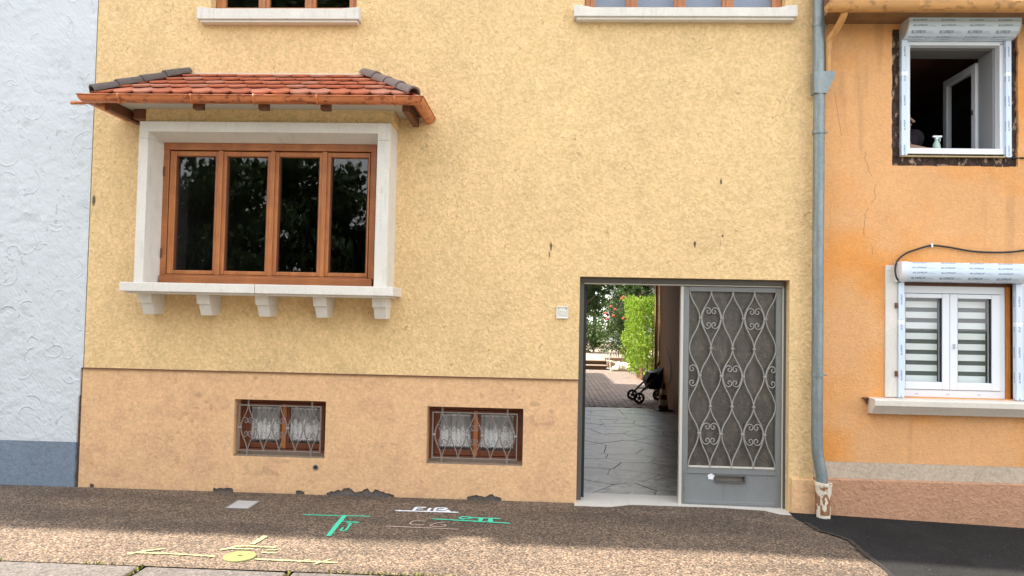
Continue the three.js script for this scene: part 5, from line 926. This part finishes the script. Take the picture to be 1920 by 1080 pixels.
  mesh('lifting_lug', bx(-0.014, 0.014, 0.009, 0.014, -0.008, 0.008, 0.002), std({ color: lin(0.11, 0.12, 0.035), roughness: 0.8 }), vc);
  const ac = thing('access_cover', 'small square galvanised cover plate near the plinth', 'cover', [-2.647, 0.002, 0.455]);
  mesh('plate', bx(-0.093, 0.093, 0, 0.007, -0.122, 0.122, 0.003), std({ color: lin(0.50, 0.52, 0.54), map: stoneMap, roughness: 0.5, metalness: 0.2 }), ac);
  mesh('plate_frame', [bx(-0.108, -0.095, 0, 0.005, -0.137, 0.137), bx(0.095, 0.108, 0, 0.005, -0.137, 0.137), bx(-0.095, 0.095, 0, 0.005, 0.124, 0.137), bx(-0.095, 0.095, 0, 0.005, -0.137, -0.124)], M.ironDark, ac);
  // moss and weeds in the kerb joint
  const r = rng(77), pts = []; for (let x = -5.2; x < 1.2; x += 0.006) if (vn(x * 3.1, 4, 5) > 0.52 && r() < 0.6) pts.push([x, 0.0, 2.062 + 0.014 * (r() - 0.5)]);
  for (const j of [-3.66, -2.66, -1.66, -4.66]) for (let k = 0; k < 70; k++) pts.push([j + 0.012 * (r() - 0.5), -0.004, 2.06 + 0.3 * r()]);
  const ms = mesh('joint_moss', leafCloud(pts, 0.022, 12), std({ color: lin(0.22, 0.20, 0.05), vertexColors: true, roughness: 1, side: THREE.DoubleSide }), scene, true); ms.userData = { kind: 'stuff', label: 'yellowish moss growing in the kerb joints', category: 'moss' };
}

// ---------------------------------------------------------------- spray bottle on the upper sill
{
  const b = thing('spray_bottle', 'clear-green spray bottle standing on the open upper window sill', 'bottle', [3.665, 3.3455, -0.21], 0.0);
  mesh('flask', new THREE.LatheGeometry([[0, 0], [0.036, 0], [0.038, 0.006], [0.037, 0.05], [0.030, 0.085], [0.018, 0.108], [0.014, 0.125], [0, 0.125]].map((p) => new THREE.Vector2(...p)), 20), phy({ color: lin(0.45, 0.60, 0.50), roughness: 0.25 }), b);
  mesh('trigger_head', [bx(-0.036, 0.05, 0.145, 0.165, -0.011, 0.011, 0.005), bx(-0.012, 0.014, 0.125, 0.146, -0.012, 0.012, 0.004)], M.pvc, b);
  mesh('trigger', tube([[0.024, 0.146, 0], [0.034, 0.128, 0], [0.030, 0.108, 0]], 0.0045, 10, 6), M.pvc, b);
}

// ---------------------------------------------------------------- person cleaning inside the open window
{
  const field = (bones, blobs, x0, size, res, k) => {
    const mc = new MarchingCubes(res, M.room, false, false, 60000); mc.isolation = 0; const h = res / 2, smin = (a, b) => { const t = clamp(0.5 + 0.5 * (b - a) / k); return b + (a - b) * t - k * t * (1 - t); };
    const P = V(0, 0, 0), A = bones.map(([a, b, r1, r2]) => { const p = V(...a), q = V(...b), d = q.clone().sub(p); return [p, d, d.lengthSq() || 1e-9, r1, r2]; });
    for (let kz = 0; kz < res; kz++) for (let j = 0; j < res; j++) for (let i = 0; i < res; i++) {
      P.set(x0[0] + (i - h) / h * size, x0[1] + (j - h) / h * size, x0[2] + (kz - h) / h * size);
      let d = 1e3; for (const [p, v, l, r1, r2] of A) { const t = clamp(((P.x - p.x) * v.x + (P.y - p.y) * v.y + (P.z - p.z) * v.z) / l); d = smin(d, Math.hypot(P.x - p.x - v.x * t, P.y - p.y - v.y * t, P.z - p.z - v.z * t) - (r1 + (r2 - r1) * t)); }
      for (const [c, rad] of blobs) { const u = Math.hypot((P.x - c[0]) / rad[0], (P.y - c[1]) / rad[1], (P.z - c[2]) / rad[2]); d = smin(d, (u - 1) * Math.min(...rad)); }
      mc.field[i + j * res + kz * res * res] = -d;
    }
    mc.update();
    const n = mc.count, g = new THREE.BufferGeometry(); g.setAttribute('position', new THREE.BufferAttribute(Float32Array.from(mc.positionArray.subarray(0, n * 3)), 3)); g.setAttribute('normal', new THREE.BufferAttribute(Float32Array.from(mc.normalArray.subarray(0, n * 3)), 3));
    g.scale(size, size, size).translate(...x0); g.computeVertexNormals(); return g;
  };
  // kneeling behind the sill, leaning to the right, right forearm along the sill (coordinates relative to the knees)
  const O = [3.39, 2.9, -0.62], rel = (x, y, z) => [x - 0.11 - O[0], y - O[1], z - O[2]];
  const hd = rel(3.562, 3.715, -0.47), neck = rel(3.56, 3.60, -0.54), chest = rel(3.56, 3.47, -0.58), belly = rel(3.52, 3.24, -0.66), hip = rel(3.48, 3.06, -0.74);
  const shR = rel(3.72, 3.56, -0.54), elR = rel(3.50, 3.42, -0.30), wrR = rel(3.665, 3.374, -0.215), shL = rel(3.40, 3.56, -0.60), elL = rel(3.34, 3.30, -0.56), wrL = rel(3.45, 3.22, -0.42);
  const p = thing('person', 'person in a dark plum top reaching along the sill inside the open upper window', 'person', O);
  const skin = phy({ color: lin(0.40, 0.24, 0.17), roughness: 0.55 });
  const body = field([[neck, hd, 0.052, 0.05], [chest, neck, 0.11, 0.055], [chest, belly, 0.13, 0.125], [belly, hip, 0.125, 0.14], [shR, elR, 0.052, 0.042], [elR, wrR, 0.042, 0.029], [shL, elL, 0.052, 0.042], [elL, wrL, 0.042, 0.029], [chest, shR, 0.09, 0.055], [chest, shL, 0.09, 0.055], [hip, rel(3.58, 2.95, -0.50), 0.095, 0.07], [hip, rel(3.38, 2.95, -0.52), 0.095, 0.07], [rel(3.58, 2.95, -0.50), rel(3.56, 2.95, -0.92), 0.062, 0.045], [rel(3.38, 2.95, -0.52), rel(3.36, 2.95, -0.94), 0.062, 0.045]], [], [0.02, 0.42, 0.02], 0.72, 96, 0.03);
  const h0 = hd, head = field([[[h0[0], h0[1] - 0.06, h0[2]], [h0[0], h0[1] + 0.03, h0[2]], 0.07, 0.085], [[h0[0] + 0.03, h0[1] - 0.075, h0[2] + 0.03], [h0[0] + 0.045, h0[1] - 0.085, h0[2] + 0.045], 0.042, 0.028], [[h0[0] + 0.072, h0[1] + 0.005, h0[2] + 0.062], [h0[0] + 0.088, h0[1] - 0.022, h0[2] + 0.076], 0.011, 0.014]],
    [[[h0[0] - 0.01, h0[1] + 0.045, h0[2] - 0.005], [0.088, 0.082, 0.098]], [[h0[0] + 0.055, h0[1] - 0.052, h0[2] + 0.055], [0.026, 0.012, 0.024]], [[h0[0] + 0.04, h0[1] - 0.01, h0[2] - 0.078], [0.018, 0.032, 0.012]], [[h0[0] - 0.05, h0[1] - 0.01, h0[2] + 0.075], [0.018, 0.032, 0.012]]], h0, 0.16, 72, 0.014);
  const hand = (w, s) => { const c = [w[0] + 0.05, w[1] - 0.010, w[2] + 0.012], b = [[w, c, 0.026, 0.028]]; [[0.024, 0.070], [0.008, 0.082], [-0.009, 0.078], [-0.025, 0.062]].forEach(([dz, l]) => { const k0 = [c[0] + 0.022, c[1] + 0.004, c[2] + dz * s], k1 = [k0[0] + l * 0.5, k0[1] + 0.002, k0[2]], k2 = [k1[0] + l * 0.34, k1[1] - 0.012, k1[2]]; b.push([k0, k1, 0.0095, 0.0085], [k1, k2, 0.0085, 0.0075]); }); const t0 = [c[0] - 0.012, c[1], c[2] + 0.022 * s], t1 = [c[0] + 0.014, c[1] + 0.004, c[2] + 0.046 * s], t2 = [c[0] + 0.040, c[1] + 0.002, c[2] + 0.052 * s]; b.push([t0, t1, 0.012, 0.010], [t1, t2, 0.010, 0.008]); return field(b, [], [w[0] + 0.06, w[1], w[2]], 0.15, 80, 0.006); };
  mesh('body', [body, head, hand(wrR, 1), hand(wrL, -1)], skin, p);
  const top = field([[chest, [neck[0], neck[1] - 0.06, neck[2]], 0.125, 0.085], [chest, belly, 0.145, 0.14], [belly, hip, 0.14, 0.155], [shR, [(shR[0] * 0.45 + elR[0] * 0.55), (shR[1] * 0.45 + elR[1] * 0.55), (shR[2] * 0.45 + elR[2] * 0.55)], 0.070, 0.062], [shL, [(shL[0] * 0.45 + elL[0] * 0.55), (shL[1] * 0.45 + elL[1] * 0.55), (shL[2] * 0.45 + elL[2] * 0.55)], 0.070, 0.062], [chest, shR, 0.10, 0.07], [chest, shL, 0.10, 0.07], [shR, rel(3.66, 3.28, -0.66), 0.08, 0.12]], [], [0.02, 0.42, 0.02], 0.6, 72, 0.05);
  mesh('top', top, std({ color: lin(0.014, 0.008, 0.014), roughness: 0.95 }), p);
  const hr = field([], [[[hd[0] - 0.022, hd[1] + 0.058, hd[2] - 0.018], [0.094, 0.085, 0.102]], [[hd[0] - 0.06, hd[1] - 0.01, hd[2] - 0.045], [0.055, 0.085, 0.06]]], hd, 0.17, 56, 0.02);
  mesh('hair', hr, std({ color: lin(0.02, 0.014, 0.01), roughness: 0.6 }), p);
  mesh('eyes', [[0.078, 0.020, 0.038], [0.045, 0.020, 0.075]].map(([x, y, z]) => new THREE.SphereGeometry(0.011, 10, 8).translate(hd[0] + x, hd[1] + y, hd[2] + z)), std({ color: lin(0.05, 0.04, 0.035), roughness: 0.2 }), p);
  mesh('trousers', field([[hip, rel(3.58, 2.95, -0.50), 0.112, 0.085], [hip, rel(3.38, 2.95, -0.52), 0.112, 0.085], [rel(3.58, 2.95, -0.50), rel(3.56, 2.95, -0.88), 0.076, 0.062], [rel(3.38, 2.95, -0.52), rel(3.36, 2.95, -0.90), 0.076, 0.062]], [], [0.0, 0.12, -0.1], 0.45, 56, 0.03), std({ color: lin(0.03, 0.035, 0.05), roughness: 0.95 }), p);
}

renderer.setSize(1024, 576);
renderer.render(scene, camera);
